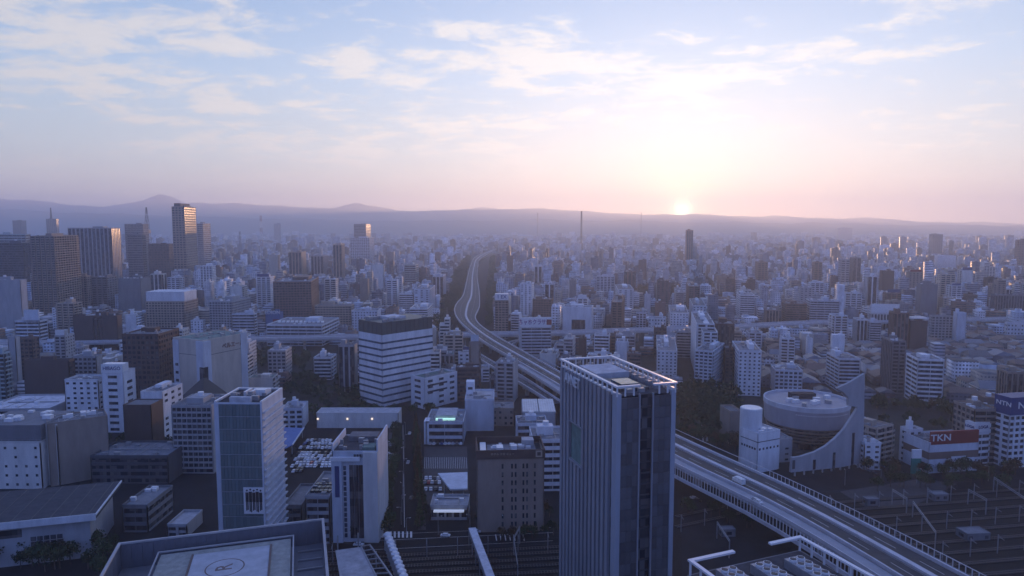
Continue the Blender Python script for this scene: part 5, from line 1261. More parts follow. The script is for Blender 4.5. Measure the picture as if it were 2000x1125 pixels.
def lots(yaw, side, vmin, vmax):
    cu, su = math.cos(yaw), math.sin(yaw); v0 = vmin
    while v0 < vmax:
        bd = rf.uniform(40, 58)
        nrows = 2
        u0 = -.82 * v0 - 300; u1 = .9 * v0 + 300
        x_ = u0 - (u0 % 90)
        while x_ < u1:
            bl = rf.uniform(60, 105); e = x_ + bl - 7
            for row in range(nrows):
                q = x_
                while q < e - 7:
                    lw = min(rf.uniform(9, 24), e - q); dd = bd / 2 - 4
                    uc, vc = q + lw / 2, v0 + (row + .5) * (bd - 7) / 2
                    x, y = uc * cu - vc * su, uc * su + vc * cu
                    q += lw + rf.uniform(.4, 2)
                    if y < 460 or y > vmax: continue
                    px, py = PIX((x, y, 0))
                    if px < -40 or px > 2040: continue
                    if (side == 'L') != (px < 960 + (py - 500) * .1): continue
                    if py > (800 if px < 1200 else 775 if px < 1690 else 830): continue
                    if px < 560 and py > 775: continue
                    if any(inpoly(px, py, z) for z in ZONES): continue
                    cands.append((x, y, max(7, lw - 1.2), max(8, dd - rf.uniform(1, 5)), yaw, px, py))
            x_ += bl + rf.uniform(0, 3)
        v0 += bd
lots(.05, 'L', 430, 2750); lots(-.20, 'R', 330, 2750)
rf.shuffle(cands)
fill = []
for (x, y, w, d, yaw, px, py) in cands:
    if blocked(x, y, max(w, d) * .42): continue
    low = inpoly(px, py, LOWRES)
    t = rf.random(); dn = .5 + .5 * math.sin(x * .004 + 1.3) * math.sin(y * .0037 + x * .001)
    if low: h = rf.choice([6, 6.5, 7, 8, 9]) if t < .9 else rf.uniform(12, 24)
    else:
        h = rf.uniform(7, 15) if t < .45 else rf.uniform(14, 30) if t < .84 else rf.uniform(28, 48) if t < .975 else rf.uniform(48, 66)
        h *= .8 + .45 * dn
    h2 = cap_height(x, y, w, h)
    if h2 < 4: continue
    fill.append([x, y, w, d, h2, yaw, px, py, low])
fill.sort(key=lambda f: -(f[2] * f[4] / f[1] ** 2) * (0.3 if f[8] else 1))
NIND = 300 - len(ROWS) - 34
LM = [(360, 'the tallest skyscraper', 404, 545), (183, 'the grey slab tower', 446, 560), (335, 'the stepped hotel', 590, 655), (105, 'the twin slab apartment tower', 462, 620), (575, 'the wide brown gridded block', 551, 640), (770, 'the striped block', 640, 790), (712, 'the blue stepped tower', 438, 512), (585, 'the burning brown tower', 493, 548),
      (664, 'the slim pinkish tower', 478, 556), (930, 'the expressway bend', 560, 650), (1045, 'the long white billboard', 600, 700), (1125, 'the white block with the dark recess', 600, 662), (1214, 'the tall brown apartment tower', 592, 660), (1300, 'the plain white block behind the roof frame', 686, 742), (1327, 'the slender banded tower', 572, 615), (1375, 'the zigzag white tower', 634, 735),
      (1460, 'the curved-roof white block', 686, 772), (1415, 'the dark chocolate tower', 634, 715), (1457, 'the cream banded block', 577, 628), (1600, 'the long bluish slab', 588, 638), (1637, 'the chequered tower', 618, 668), (1700, 'the two-slot white tower', 540, 610), (1745, 'the twin-ribbed tower', 668, 768), (1808, 'the seven-band office', 703, 790),
      (1811, 'the big dark blank tower', 556, 625), (1726, 'the long white hoarding', 592, 645), (1838, 'the grey gridded office', 618, 665), (1540, 'the five-storey school-like block', 724, 768), (1550, 'the balcony-notched block', 664, 716), (1980, 'the pale hall at the right edge', 632, 662), (1830, 'the notched skyline tower', 458, 505), (1345, 'the lone tower below the sun', 450, 520), (1135, 'the tall chimney', 412, 505), (1675, 'the tallest dark pair', 504, 562), (450, 'the dark-windowed office pair', 590, 660), (590, 'the long depot', 636, 676), (640, 'the lone white stepped building', 700, 742), (20, 'the black glass block', 475, 600)]
seen = {}
used_l = set()
cols = [('white', 8), ('offwhite', 5), ('cream', 3), ('grey', 5), ('darkgrey', 2), ('brown', 3), ('beige', 3), ('pale', 5), ('tan', 2), ('darkbrown', 2)]
colw = [c for c, n in cols for _ in range(n)]
cname = dict(white='white', offwhite='off-white', cream='cream', grey='grey', darkgrey='dark grey', brown='brown', beige='beige', pale='pale blue-grey', tan='tan', darkbrown='dark brown')
styles = [('GPWP', 'gridded windows'), ('KWWK', 'balconies in front'), ('BBBB', 'window bands'), ('PPWP', 'small punched windows'), ('VVWV', 'vertical ribs'), ('KPWP', 'deep balconies'), ('WKWK', 'a blank front wall')]
for idx, f in enumerate(fill[:NIND]):
    x, y, w, d, h, yaw, px, py, low = f
    ct = PIX((x, y, h)); cyy = (ct[1] + py) / 2
    nst = max(2, round(h / 3.2)); size = 'low' if h < 14 else 'mid-height' if h < 28 else 'tall' if h < 42 else 'very tall'
    wl = rf.choice(colw); st, sn = rf.choice(styles)
    order = sorted(LM, key=lambda l: math.hypot(l[0] - px, ((l[2] + l[3]) / 2 - cyy) * 1.3))
    lab = None
    slim = 'slim ' if w / h < .45 else 'broad ' if w / h > 1.1 else ''
    for l in order[:6]:
        dx, dy = px - l[0], cyy - (l[2] + l[3]) / 2
        if abs(dx) > abs(dy) * 1.2: rel = ('just ' if abs(dx) < 40 else 'well ' if abs(dx) > 110 else '') + ('right of' if dx > 0 else 'left of')
        else: rel = 'below' if dy > 0 else 'above and behind'
        c_ = f'{slim}{size} {cname[wl]} block with {sn} {rel} {l[1]}'
        if c_ not in used_l and len(c_.split()) <= 16: lab = c_; break
        c_ = f'{nst}-storey {cname[wl]} block with {sn} {rel} {l[1]}'
        if c_ not in used_l and len(c_.split()) <= 16: lab = c_; break
    lab = lab or f'{nst}-storey {slim}{cname[wl]} block with {sn} near {order[0][1]}'
    used_l.add(lab)
    k_ = rf.random(); hb = h; step = False
    if k_ < .3 and h > 16 and not low: hb = h * rf.uniform(.72, .88); step = True
    r = building((x, y), w, d, hb, yaw, wall=wl, fs=st, fl=3.1, label=lab, name='city_block', group='middle-distance city blocks', bay=3.4 if y < 900 else 5.0, roof=rf.choice(['roofgrey', 'rooflight', 'roofdark', 'roofgreen', 'roofgrey']), rnd=rf, roofstuff=y < 1100, pent=not step)
    if step:
        sx_ = rf.choice([-1, 1]); ww_ = w * rf.uniform(.45, .7); x0_ = -w / 2 if sx_ < 0 else w / 2 - ww_
        MB().box(x0_, x0_ + ww_, -d / 2 + .6, d / 2 - .3, hb - .01, h).build('upper_storeys', M['wall_' + wl], r)
        q_ = MB()
        for j in range(int((h - hb) / 3.1)): q_.box(x0_ + .5, x0_ + ww_ - .5, -d / 2 + .52, -d / 2 + .62, hb + 1 + j * 3.1, hb + 2.4 + j * 3.1, 0, None, True)
        if q_.f: tag(q_.build('window', M['glass'], r), kind='stuff')
        MB().box(x0_ + ww_ * .3, x0_ + ww_ * .7, -d * .1, d * .2, h - .01, h + 3).build('roof_house', M['wall_' + wl], r)
    elif k_ > .86 and h > 14: MB().box(-w * .42, w * .42, -d / 2 + .2, -d / 2 + .6, h + 1.3, h + rf.uniform(3.5, 6.5)).build('roof_hoarding', M[rf.choice(['metal_white', 'metal_white', 'signblue', 'wall_pale', 'red'])], r)
    if y < 1300 and rf.random() < .35: MB().bar((w * .2, d * .1, h), (w * .2, d * .1, h + rf.uniform(6, 11)), .3).build('antenna', M['metal_grey'], r)
# the rest: past the three hundred largest
lowA, belts = [], []
for f in fill[NIND:]:
    x, y, w, d, h, yaw, px, py, low = f
    c = rf.choice(PALW); st = rf.random()
    lowA.append((x, y, 0, w, d, h, yaw, *c, st, 1))
    if y < 1300 and h > 7 and not low and rf.random() < .6:
        n = int(h / 3.2)
        for j in range(1, n + 1): belts.append((x, y, j * h / n - .55, w + .7, d + .7, .75, yaw, *[k * 1.05 for k in c], 0, 0))
    cu, su = math.cos(yaw), math.sin(yaw)
    if low or (h < 10 and rf.random() < .5): continue
    for k in range(1 + (rf.random() < .5)):
        a, b = rf.uniform(-.3, .3) * w, rf.uniform(-.3, .3) * d; s = rf.uniform(.18, .42)
        lowA.append((x + a * cu - b * su, y + a * su + b * cu, h - .01 - .01 * k, w * s, d * s, rf.uniform(1.6, 4.5), yaw, *c, .05, 1))
boxes('low_city_blocks', lowA, 'mass of smaller blocks filling the streets between the named buildings')
boxes('balcony_slabs', belts, 'floor edges of the smaller nearby city blocks')
# pitched roofs of the house quarter on the right
gb = MB()
for f in fill[NIND:]:
    if not (f[8] and f[4] < 9.5): continue
    x, y, w, d, h, yaw = f[:6]; T_ = Matrix.Translation((x, y, h)) @ Matrix.Rotation(yaw + (math.pi / 2 if d > w else 0), 4, 'Z')
    w, d = max(w, d), min(w, d); a, b, k = w / 2 + .5, d / 2 + .5, d * .22
    b0 = len(gb.v); gb.v += [tuple(T_ @ Vector(p)) for p in ((-a, -b, 0), (a, -b, 0), (a, b, 0), (-a, b, 0), (-a * .75, 0, k), (a * .75, 0, k))]
    mi = rf.choice([0, 0, 1, 2])
    for q in ((0, 1, 5, 4), (2, 3, 4, 5), (1, 2, 5), (3, 0, 4)): gb.f.append(tuple(b0 + i for i in q)); gb.m.append(mi)
mat('tile_dark', (.09, .095, .11), .6, .3, .8, streak=False); mat('tile_blue', (.12, .15, .20), .5, .3, .8, streak=False); mat('tile_brown', (.16, .11, .09), .7, .3, .8, streak=False)
tag(gb.build('house_roofs', [M['tile_dark'], M['tile_blue'], M['tile_brown']]), 'hipped tile roofs of the low house quarter right of the wood', None, None, 'stuff')
# far plain
far = []
Y = 2720.0
while Y < 9700:
    p = 19 + Y * .0062; n = int(1.75 * Y / p)
    for i in range(n):
        x = -.875 * Y + (i + rf.random()) * p; y = Y + rf.uniform(-.45, .45) * p
        px, py = PIX((x, y, 0))
        if inpoly(px, py, BOUL) or rf.random() < .06: continue
        dn = .5 + .5 * math.sin(x * .0021 + .7) * math.sin(y * .0017)
        t = rf.random(); h = rf.uniform(7, 14) if t < .5 else rf.uniform(13, 30) if t < .88 else rf.uniform(28, 50) if t < .985 else rf.uniform(50, 80)
        if y > 6000: h *= .75
        h = cap_height(x, y, p * .7, h * (.75 + .5 * dn))
        if h < 3: continue
        c = rf.choice(PALW); yw = rf.choice([.03, .08, -.05]) if px < 980 else rf.choice([-.17, -.20, -.22])
        far.append((x, y, 0, rf.uniform(.5, .95) * p, rf.uniform(.4, .8) * p, h, yw, *c, rf.random(), 1))
        if h > 22 and y < 5000: far.append((x + 1, y + 1, h - .01, .3 * p, .25 * p, 4, yw, *c, .05, 1))
    Y += p * .95
boxes('distant_city', far, 'dense distant city fading into the haze below the mountains')
# ------------------------------------------------------------------ streets, car parks, railway
def gsheet(name, px, z, m, label=None):
    pts = [P(x, y, z) for x, y in px]
    o = sheet(name, [(p.x, p.y) for p in pts], z, m); return o
# near-field bare ground (dark), streets in steps above each other
gsheet('near_ground', [(-300, 800), (640, 800), (1080, 770), (1330, 860), (1700, 900), (2300, 930), (2300, 1400), (-300, 1400)], .02, M['asphalt'])
gsheet('boulevard_road', [(880, 655), (905, 560), (925, 505), (962, 503), (955, 560), (948, 660)], .03, M['asphalt'])
gsheet('tree_street', [(1354, 512), (1361, 512), (1446, 640), (1428, 640)], .03, M['asphalt'])
gsheet('north_street', [(785, 800), (806, 800), (818, 1060), (757, 1060)], .03, M['asphalt_new'])
gsheet('station_road', [(640, 1040), (1100, 1022), (1100, 1058), (640, 1082)], .035, M['asphalt_new'])
gsheet('car_park_ground', [(575, 845), (770, 845), (775, 945), (552, 945)], .04, M['asphalt_new'])
gsheet('car_park_ground', [(828, 872), (912, 872), (916, 985), (828, 985)], .04, M['pavement'])
gsheet('pavement', [(760, 845), (784, 845), (757, 1040), (735, 1040)], .12, M['pavement'])
gsheet('pavement', [(808, 845), (822, 845), (832, 1035), (817, 1035)], .12, M['pavement'])
gsheet('path', [(1368, 820), (1374, 820), (1385, 862), (1372, 862)], .05, M['concrete'])
gsheet('station_square', [(1640, 960), (1800, 935), (1870, 945), (1780, 990), (1690, 990)], .05, M['pavement'])
# zebra crossing stripes, parking bay lines, lane lines
zs = MB()
for i in range(9):
    a, b, c, d = P(737 + i * 8, 1050, .05), P(741 + i * 8, 1050, .05), P(741 + i * 8, 1038, .05), P(737 + i * 8, 1038, .05); zs.quad(a, b, c, d)
o = zs.build('zebra_crossing', M['paint_white']); tag(o, None, None, None, 'structure')
ln = MB()
def line(a, b, wdt, z=.05):
    a, b = P(*a, z), P(*b, z); d = (b - a).normalized(); n = Vector((-d.y, d.x, 0)) * wdt / 2; ln.quad(a - n, b - n, b + n, a + n)
line((787, 830), (790, 1030), .2); line((640, 1060), (1080, 1040), .2); line((640, 1048), (1080, 1030), .15); line((640, 1078), (1080, 1056), .2)
for i in range(24): line((830 + i * 3.5, 893), (829 + i * 3.6, 915), .15, .055)
for i in range(7): line((1008 + i * 9 - 40, 1044), (1010 + i * 9 - 40, 1056), .5, .052)
o = ln.build('road_marking', M['paint_white']); tag(o, None, None, None, 'structure')
ORD = ['first', 'second', 'third', 'fourth', 'fifth', 'sixth', 'seventh', 'eighth', 'ninth', 'tenth', 'eleventh', 'twelfth', 'thirteenth', 'fourteenth', 'fifteenth', 'sixteenth', 'seventeenth', 'eighteenth', 'nineteenth', 'twentieth', 'twenty-first', 'twenty-second', 'twenty-third', 'twenty-fourth', 'twenty-fifth', 'twenty-sixth']
ROWN = {}
# parked cars in the open car park
colsn = dict(white='white', silver='silver', black='black', blue='blue', red='red', grey='grey')
rc = random.Random(9)
def row(p0, p1, n, rz, where, z=.05, skip=.05):
    a, b = P(*p0, 0), P(*p1, 0); ROWN[where] = ROWN.get(where, 0) + 1; rw = ORD[ROWN[where] - 1]
    for i in range(n):
        if rc.random() < skip: continue
        q = a.lerp(b, i / max(1, n - 1)); c = rc.choice(['white'] * 7 + ['silver'] * 5 + ['grey', 'black', 'black', 'blue', 'grey'] * 1 + ['red'])
        car(q.x + rc.uniform(-.15, .15), q.y + rc.uniform(-.4, .4), z, rz + rc.choice([0, math.pi]) + rc.uniform(-.03, .03), c, f'{colsn[c]} parked car, {ORD[i]} from left in {rw} row {where}', 'cars parked on open ground')
for y, x0, x1, n in ((862, 602, 645, 7), (868, 596, 645, 8), (876, 588, 645, 9), (887, 584, 648, 12), (893, 580, 648, 12), (899, 578, 646, 12), (906, 574, 645, 11), (912, 572, 645, 11), (917, 577, 590, 3), (922, 574, 588, 3)):
    row((x0, y), (x1, y), n, 0, 'left of the slim white block')
for y, x0, x1, n in ((866, 744, 765, 4), (871, 744, 768, 5), (888, 741, 772, 6), (896, 741, 768, 6)): row((x0, y), (x1, y), n, 0, 'right of the slim white block')
for y, x0, x1, n in ((936, 832, 856, 4), (944, 830, 858, 5), (957, 832, 860, 4)): row((x0, y), (x1, y), n, .1, 'beside the cut-corner canopy')
for y in (858, 868): row((840, y), (900, y), 9, 0, 'below the lit roof pavilion', skip=.0)
row((752, 912), (763, 918), 3, 1.2, 'by the tree-lined street')
for px, py, c, wh in ((800, 848, 'white', 'driving up the tree-lined street'), (797, 905, 'silver', 'in the middle of the tree-lined street'), (803, 975, 'black', 'near the lower end of the tree-lined street')):
    q = P(px, py); car(q.x, q.y, .05, 0, c, f'{c} car {wh}', None)
for px, py, c, wh in ((870, 1048, 'white', 'waiting on the road by the railway'), (930, 1040, 'silver', 'passing the low shop on the road by the railway'), (1030, 1040, 'red', 'turning near the ribbed tower foot'), (700, 1066, 'white', 'at the left end of the road by the railway')):
    q = P(px, py); car(q.x, q.y, .06, 1.5, c, f'{c} car {wh}', None)
for px, py in ((1355, 975), (1362, 979)):
    q = P(px, py); car(q.x, q.y, .05, .9, 'silver' if px < 1360 else 'black', ('silver' if px < 1360 else 'black') + ' parked car in the dark below the pale ramp', None)
for i, (px, py) in enumerate(((1688, 915), (1694, 919), (1700, 922), (1706, 926), (1722, 912))):
    q = P(px, py); car(q.x, q.y, .06, .5, ('white', 'silver', 'grey', 'black', 'blue')[i], f'{("white","silver","grey","black","blue")[i]} parked car below the small three-storey building', 'cars below the small office')
# railway
def track(a, b, label, z=.06):
    a, b = P(*a), P(*b); d = (b - a); l = d.length; az = math.atan2(d.y, d.x)
    r = root('railway_track', (a.x, a.y, z), az, label, 'railway track', 'railway tracks')
    MB().box(0, l, -1.7, 1.7, 0, .22).build('ballast', M['ballast'], r)
    for s in (-1, 1): MB().box(0, l, s * .72 - .05, s * .72 + .05, .3, .46, 0, None, True).build('rail', M['rail'], r)
    q = MB()
    for i in range(int(l / 1.3)): q.box(i * 1.3, i * 1.3 + .3, -1.25, 1.25, .22, .31)
    tag(q.build('sleeper', M['concrete_dark'], r), kind='stuff')
gsheet('rail_bed', [(640, 1086), (1100, 1062), (1330, 1000), (1340, 1400), (560, 1400)], .03, M['ballast'])
gsheet('rail_yard', [(1500, 968), (1700, 960), (2300, 935), (2500, 1400), (1560, 1400)], .03, M['ballast'])
for i, (ya, yb_) in enumerate(((1094, 1068), (1104, 1078), (1115, 1090), (1127, 1102), (1140, 1116), (1156, 1132))):
    track((620, ya), (1110, yb_), f'{["first","second","third","fourth","fifth","sixth"][i]} railway track from the road at the foot of the ribbed tower')
for i in range(10):
    y0, y1 = 985 + i * 15 + i * i * .6, 952 + i * 15 + i * i * .6
    track((1600 + i * 12, y0), (2060, y1), f'{["first","second","third","fourth","fifth","sixth","seventh","eighth","ninth","tenth"][i]} track of the rail yard counted from the street side')
for i, (a, b) in enumerate((((1320, 1010), (1560, 960)), ((1320, 1030), (1580, 975)))): track(a, b, f'{["farther","nearer"][i]} of two tracks passing under the expressway')
gm_n = 0
def gantry(pa, pb, h, label):
    global gm_n
    a, b = P(*pa), P(*pb); d = b - a; l = d.length; az = math.atan2(d.y, d.x); r = root('catenary_gantry', (a.x, a.y, 0), az, label, 'gantry', 'catenary gantries')
    for x in (0, l): MB().box(x - .18, x + .18, -.18, .18, 0, h).build('pole', M['metal_grey'], r)
    q = MB().box(0, l, -.12, .12, h - .2, h).box(0, l, -.12, .12, h - 1.1, h - .95, 0, None, True)
    for i in range(int(l / 1.6)): q.bar((i * 1.6, 0, h - 1.0), (i * 1.6 + .8, 0, h - .15), .09); q.bar((i * 1.6 + .8, 0, h - .15), (i * 1.6 + 1.6, 0, h - 1.0), .09)
    q.build('cross_beam', M['metal_grey'], r)
for a, b, lab in (((1782, 1010), (1826, 1072), 'catenary gantry standing over the near tracks of the rail yard'), ((1890, 985), (1925, 1005), 'small gantry in the middle of the rail yard'), ((1742, 985), (1770, 1003), 'gantry close to the end of the noise wall'),
                  ((1400, 1052), (1424, 1090), 'gantry beside the roof with round fans'), ((1003, 1080), (1011, 1140), 'gantry over the tracks near the ribbed tower'), ((1015, 1062), (1003, 1085), 'short gantry reaching towards the road by the ribbed tower'),
                  ((1940, 960), (2010, 1010), 'long gantry at the right edge of the rail yard')):
    gantry(a, b, 8.0, lab)
# single catenary poles in the yards
for k_, (x0, y0, x1, y1, n, wh) in enumerate(((1620, 1000, 1990, 968, 9, 'upper line of the rail yard'), (1700, 1048, 1990, 1020, 7, 'middle line of the rail yard'), (1840, 1095, 2000, 1075, 4, 'lower line of the rail yard'), (650, 1100, 1070, 1076, 8, 'railway below the ribbed tower'), (1330, 1040, 1420, 1015, 3, 'dark tracks under the expressway'))):
    a, b = P(x0, y0), P(x1, y1)
    for i in range(n):
        q = a.lerp(b, i / (n - 1)); r = root('catenary_pole', (q.x, q.y, .25), .08, f'{ORD[i]} catenary pole from left on the {wh}', 'pole', 'catenary poles')
        MB().box(-.14, .14, -.14, .14, 0, 8.2).build('pole', M['metal_grey'], r); MB().box(-.05, .05, -3.4, 0, 7.2, 7.34, 0, None, True).bar((0, 0, 8.0), (0, -3.2, 7.3), .07).build('arm', M['metal_grey'], r)
wires = MB()
for i in range(10):
    y0, y1 = 985 + i * 15 + i * i * .6, 952 + i * 15 + i * i * .6
    wires.bar(P(1600 + i * 12, y0) + Vector((0, 0, 6.6)), P(2060, y1) + Vector((0, 0, 6.6)), .05)
for ya, yb_ in ((1094, 1068), (1104, 1078), (1115, 1090), (1127, 1102)): wires.bar(P(620, ya) + Vector((0, 0, 6.6)), P(1110, yb_) + Vector((0, 0, 6.6)), .05)
tag(wires.build('overhead_wires', M['metal_dark']), 'overhead wires strung above the railway tracks', None, None, 'stuff')
# small yard huts
for i, (px, py, w_, lab) in enumerate(((1832, 975, 5, 'small flat hut among the upper tracks of the rail yard'), (1900, 1050, 7, 'long low hut between the lower tracks of the rail yard'), (1700, 985, 4, 'little hut beside the station square'), (1420, 1045, 4, 'dark hut under the expressway by the two tracks'))):
    building(tuple(P(px, py).xy), w_ * 1.6, w_, 3.4, .08, wall='darkgrey', fs='PWWP', label=lab, name='yard_hut', pent=False, roofstuff=False, parapet=.2, fl=3.2)
# lamps along the streets
def lamp(px, py, lab, hgt=8.5):
    q = P(px, py); r = root('street_lamp', (q.x, q.y, .05), R.uniform(0, 6), lab, 'street lamp', 'street lamps')
    MB().cyl(0, 0, 0, hgt, .13, .08, 8).build('post', M['metal_grey'], r); MB().box(0, 1.8, -.06, .06, hgt - .1, hgt + .02, 0, None, True).build('arm', M['metal_grey'], r); MB().box(1.3, 2.1, -.16, .16, hgt - .2, hgt - .06, 0, None, True).build('lamp_head', M['metal_white'], r)
for i in range(8): lamp(792 - i * 1.2, 850 + i * 25, f'{ORD[i]} street lamp from the far end down the middle of the tree-lined street')
for i in range(7): lamp(670 + i * 62, 1054 - i * 3.2, f'{ORD[i]} street lamp from the left along the road by the railway')
for i in range(5): lamp(1650 + i * 70, 948 - i * 2, f'{ORD[i]} street lamp from the left along the station square')
# platform roof and footbridge at the bottom centre
a, b = P(922, 1040, 6), P(955, 1128, 6); d = b - a; l = d.length + 10; az = math.atan2(d.y, d.x)
r = root('footbridge', (a.x, a.y, 0), az, 'narrow covered footbridge stepping down across the tracks', 'footbridge')
MB().box(0, l, -1.4, 1.4, 5.2, 5.6, 0, None, True).build('deck', M['concrete'], r); MB().box(0, l, -1.6, 1.6, 8.0, 8.2, 0, None, True).build('roof', M['rooflight'], r)
for s in (-1, 1): MB().box(0, l, s * 1.4 - .06, s * 1.4 + .06, 5.6, 6.9, 0, None, True).build('side_wall', M['metal_grey'], r)
for i in range(int(l / 9) + 1):
    for s in (-1, 1): MB().box(-.15, .15, -.15, .15, 0, 8.0).build('post', M['metal_grey'], r, (i * 9, s * 1.4, 0))
# row of pale domed drums
a, b = P(757, 1043, 7), P(790, 1128, 7)
for i in range(12):
    q = a.lerp(b, i / 10.5); r = root('vent_drum', (q.x, q.y, 0), 0, f'pale round-topped drum, number {["one","two","three","four","five","six","seven","eight","nine","ten","eleven","twelve"][i]} of the slanting row counted from the street', 'drum', 'row of pale drums')
    mb = MB().cyl(0, 0, 0, 6.2, 1.5, 1.5, 18); mb.build('shaft', M['concrete'], r)
    mb = MB().cyl(0, 0, 6.2, 7.0, 1.75, 1.75, 18); mb.cyl(0, 0, 7.0, 7.7, 1.75, .9, 18); mb.build('cap', M['metal_white'], r)
# station roofs right of the helipad
r = root('station_roof', (0, 0, 0), 0, 'flat station roof with open steel beams beside the helipad building', 'roof')
pts = [P(655, 1075, 8), P(705, 1068, 8), P(742, 1140, 8), P(668, 1150, 8)]; MB().prism([(p.x, p.y) for p in reversed(pts)], 7.2, 8.0).build('roof_slab', M['rooflight'], r)
p0, p1, p2, p3 = P(705, 1068, 8), P(722, 1064, 8), P(742, 1140, 8), P(775, 1140, 8)
MB().bar(p0, p2, .6).build('beam', M['metal_grey'], r); MB().bar(p1, p3, .6).build('beam', M['metal_grey'], r)
for i in range(9): MB().bar(p0.lerp(p2, i / 8), p1.lerp(p3, i / 8), .4).build('beam', M['metal_grey'], r)
for p in (P(660, 1078, 0), P(735, 1110, 0), P(700, 1072, 0)): MB().cyl(p.x, p.y, 0, 7.2, .3, n=8).build('column', M['concrete'], r)
# low dark buildings on the near left between the big ones
for spec, kw, lab in ((dict(xL=176, xC=330, xR=332, yt=893, yb=945, yaw=0, dep=26), dict(wall='charcoal', fs='BWWB', fl=4), 'long dark low building between the clad block and the grid office'),
                      (dict(xL=238, xC=290, xR=302, yt=990, yb=1040, yaw=0, dep=24), dict(wall='darkgrey', fs='BBBB', fl=4), 'small dark building with an open roof frame right of the flat-roofed hall'),
                      (dict(xL=326, xC=366, xR=378, yt=1028, yb=1050, yaw=0, dep=16), dict(wall='grey', fs='GWWW', fl=3.5, roof='rooflight'), 'little building with a bright grey roof left of the glass office'),
                      (dict(xL=-40, xC=100, xR=108, yt=800, yb=850, yaw=.05, dep=40), dict(wall='grey', fs='BWWB', fl=4, roof='rooflight'), 'low wide building with a pale roof behind the square-windowed block'),
                      (dict(xL=553, xC=590, xR=592, yt=990, yb=1040, yaw=0, dep=26), dict(wall='darkgrey', fs='BWWB', fl=3.6), 'dark low office between the glass office and the slim white block'),
                      (dict(xL=944, xC=950, xR=1004, yt=800, yb=832, yaw=0, dep=22), dict(wall='tan', fs='PPWP', fl=3.6), 'jumble-roofed low block between the white box and the ribbed-roof hall'),
                      (dict(xL=895, xC=930, xR=943, yt=690, yb=735, yaw=0.1), dict(wall='white', fs='PPWP', fl=3.8, bay=5), 'white block with dark square windows beside the curve of the expressway')):
    put(lab, spec, name='low_building', pent=False, **kw)
# ------------------------------------------------------------------ trees
def leaf_tris(n, rx, ry, rz, cz, size, rr, lumps=5, cone=False):
    cs = [(rr.uniform(-.45, .45) * rx, rr.uniform(-.45, .45) * ry, cz + rr.uniform(-.45, .5) * rz, rr.uniform(.45, .75)) for _ in range(lumps)]
    mb = MB()
    for i in range(n):
        if cone:
            t = rr.random() ** 1.3; a = rr.uniform(0, 6.28); q = (1 - t) * rr.uniform(.5, 1.05); c = Vector((math.cos(a) * rx * q, math.sin(a) * ry * q, cz - rz + 2 * rz * t))
        else:
            L_ = cs[i % lumps]; a = rr.uniform(0, 6.28); b = math.acos(rr.uniform(-.8, 1)); q = L_[3] * rr.uniform(.65, 1.05)
            c = Vector((L_[0] + math.cos(a) * math.sin(b) * rx * q, L_[1] + math.sin(a) * math.sin(b) * ry * q, L_[2] + math.cos(b) * rz * q))
        d1 = Vector((rr.gauss(0, 1), rr.gauss(0, 1), rr.gauss(0, .6))).normalized() * size * rr.uniform(.6, 1.3)
        d2 = d1.cross(Vector((rr.gauss(0, 1), rr.gauss(0, 1), rr.gauss(0, 1)))).normalized() * size * rr.uniform(.5, 1.1)
        mb.quad(c - d1, c - d2, c + d1 * .9, c + d2)
    return mb
rt = random.Random(77)
CROWN = []; TRUNK = []
for k in range(6):
    cone = k >= 4
    CROWN.append(leaf_tris(420 if not cone else 300, 3.6 if not cone else 2.0, 3.6 if not cone else 2.0, 2.9 if not cone else 5.0, 5.6 if not cone else 6.4, .42, rt, 7, cone).mesh('crown', [M['leaf_autumn'] if k in (1, 5) else M['leaf']]))
    tm = MB().cyl(0, 0, 0, 4.2, .28, .16, 7)
    for j in range(4):
        a = j * 1.57 + rt.random(); tm.bar((0, 0, 3.2 + .3 * j), (1.5 * math.cos(a), 1.5 * math.sin(a), 5.2 + .3 * j), .12)
    TRUNK.append(tm.mesh('trunk', [M['bark']]))
def tree(p, k, s, label, group):
    r = root('tree', (p.x, p.y, p.z), rt.uniform(0, 6.28), label, 'tree', group); r.scale = (s, s, s * rt.uniform(.9, 1.15))
    obj('crown', CROWN[k], r); obj('trunk', TRUNK[k], r)
def treeline(a, b, n, k, s, label, group, jit=1.0):
    end = 'the far end' if abs(a[1] - b[1]) > abs(a[0] - b[0]) else 'the left'
    a, b = P(*a), P(*b)
    for i in range(n):
        q = a.lerp(b, (i + rt.uniform(-.2, .2)) / max(1, n - 1)); q.x += rt.uniform(-jit, jit); q.y += rt.uniform(-jit, jit); tree(q, rt.choice(k), s * rt.uniform(.8, 1.25), f'{ORD[i]} from {end}: {label}', group)
treeline((777, 850), (752, 1035), 26, (0, 2, 3), 1.0, 'leafy tree left of the tree-lined street', 'trees on the left of the street')
treeline((812, 850), (822, 1030), 24, (4, 5), 1.25, 'narrow tree right of the tree-lined street', 'trees on the right of the street')
treeline((945, 1030), (1075, 1012), 12, (0, 1, 4), .9, 'street tree at the foot of the hotel', 'trees before the hotel')
treeline((985, 1058), (1078, 1046), 8, (0, 1, 4), .8, 'small tree between the road and the railway', 'trees by the railway')
treeline((648, 1052), (748, 1046), 9, (0, 3), 1.0, 'street tree at the corner below the slim white block', 'trees at the corner')
treeline((0, 1085), (200, 1090), 14, (0, 2, 3), 1.1, 'dark tree before the flat-roofed hall', 'trees before the hall', 6)
treeline((0, 1110), (200, 1120), 12, (0, 2, 3), 1.1, 'dark tree of the nearer row before the flat-roofed hall', 'trees before the hall', 6)
treeline((1700, 925), (2020, 935), 24, (0, 1, 2, 3), .95, 'tree between the shops and rail yard', 'trees by the rail yard', 5)
treeline((1720, 955), (1960, 952), 14, (0, 2, 3), .9, 'smaller tree, nearer row between the shops and rail yard', 'trees by the rail yard', 4)
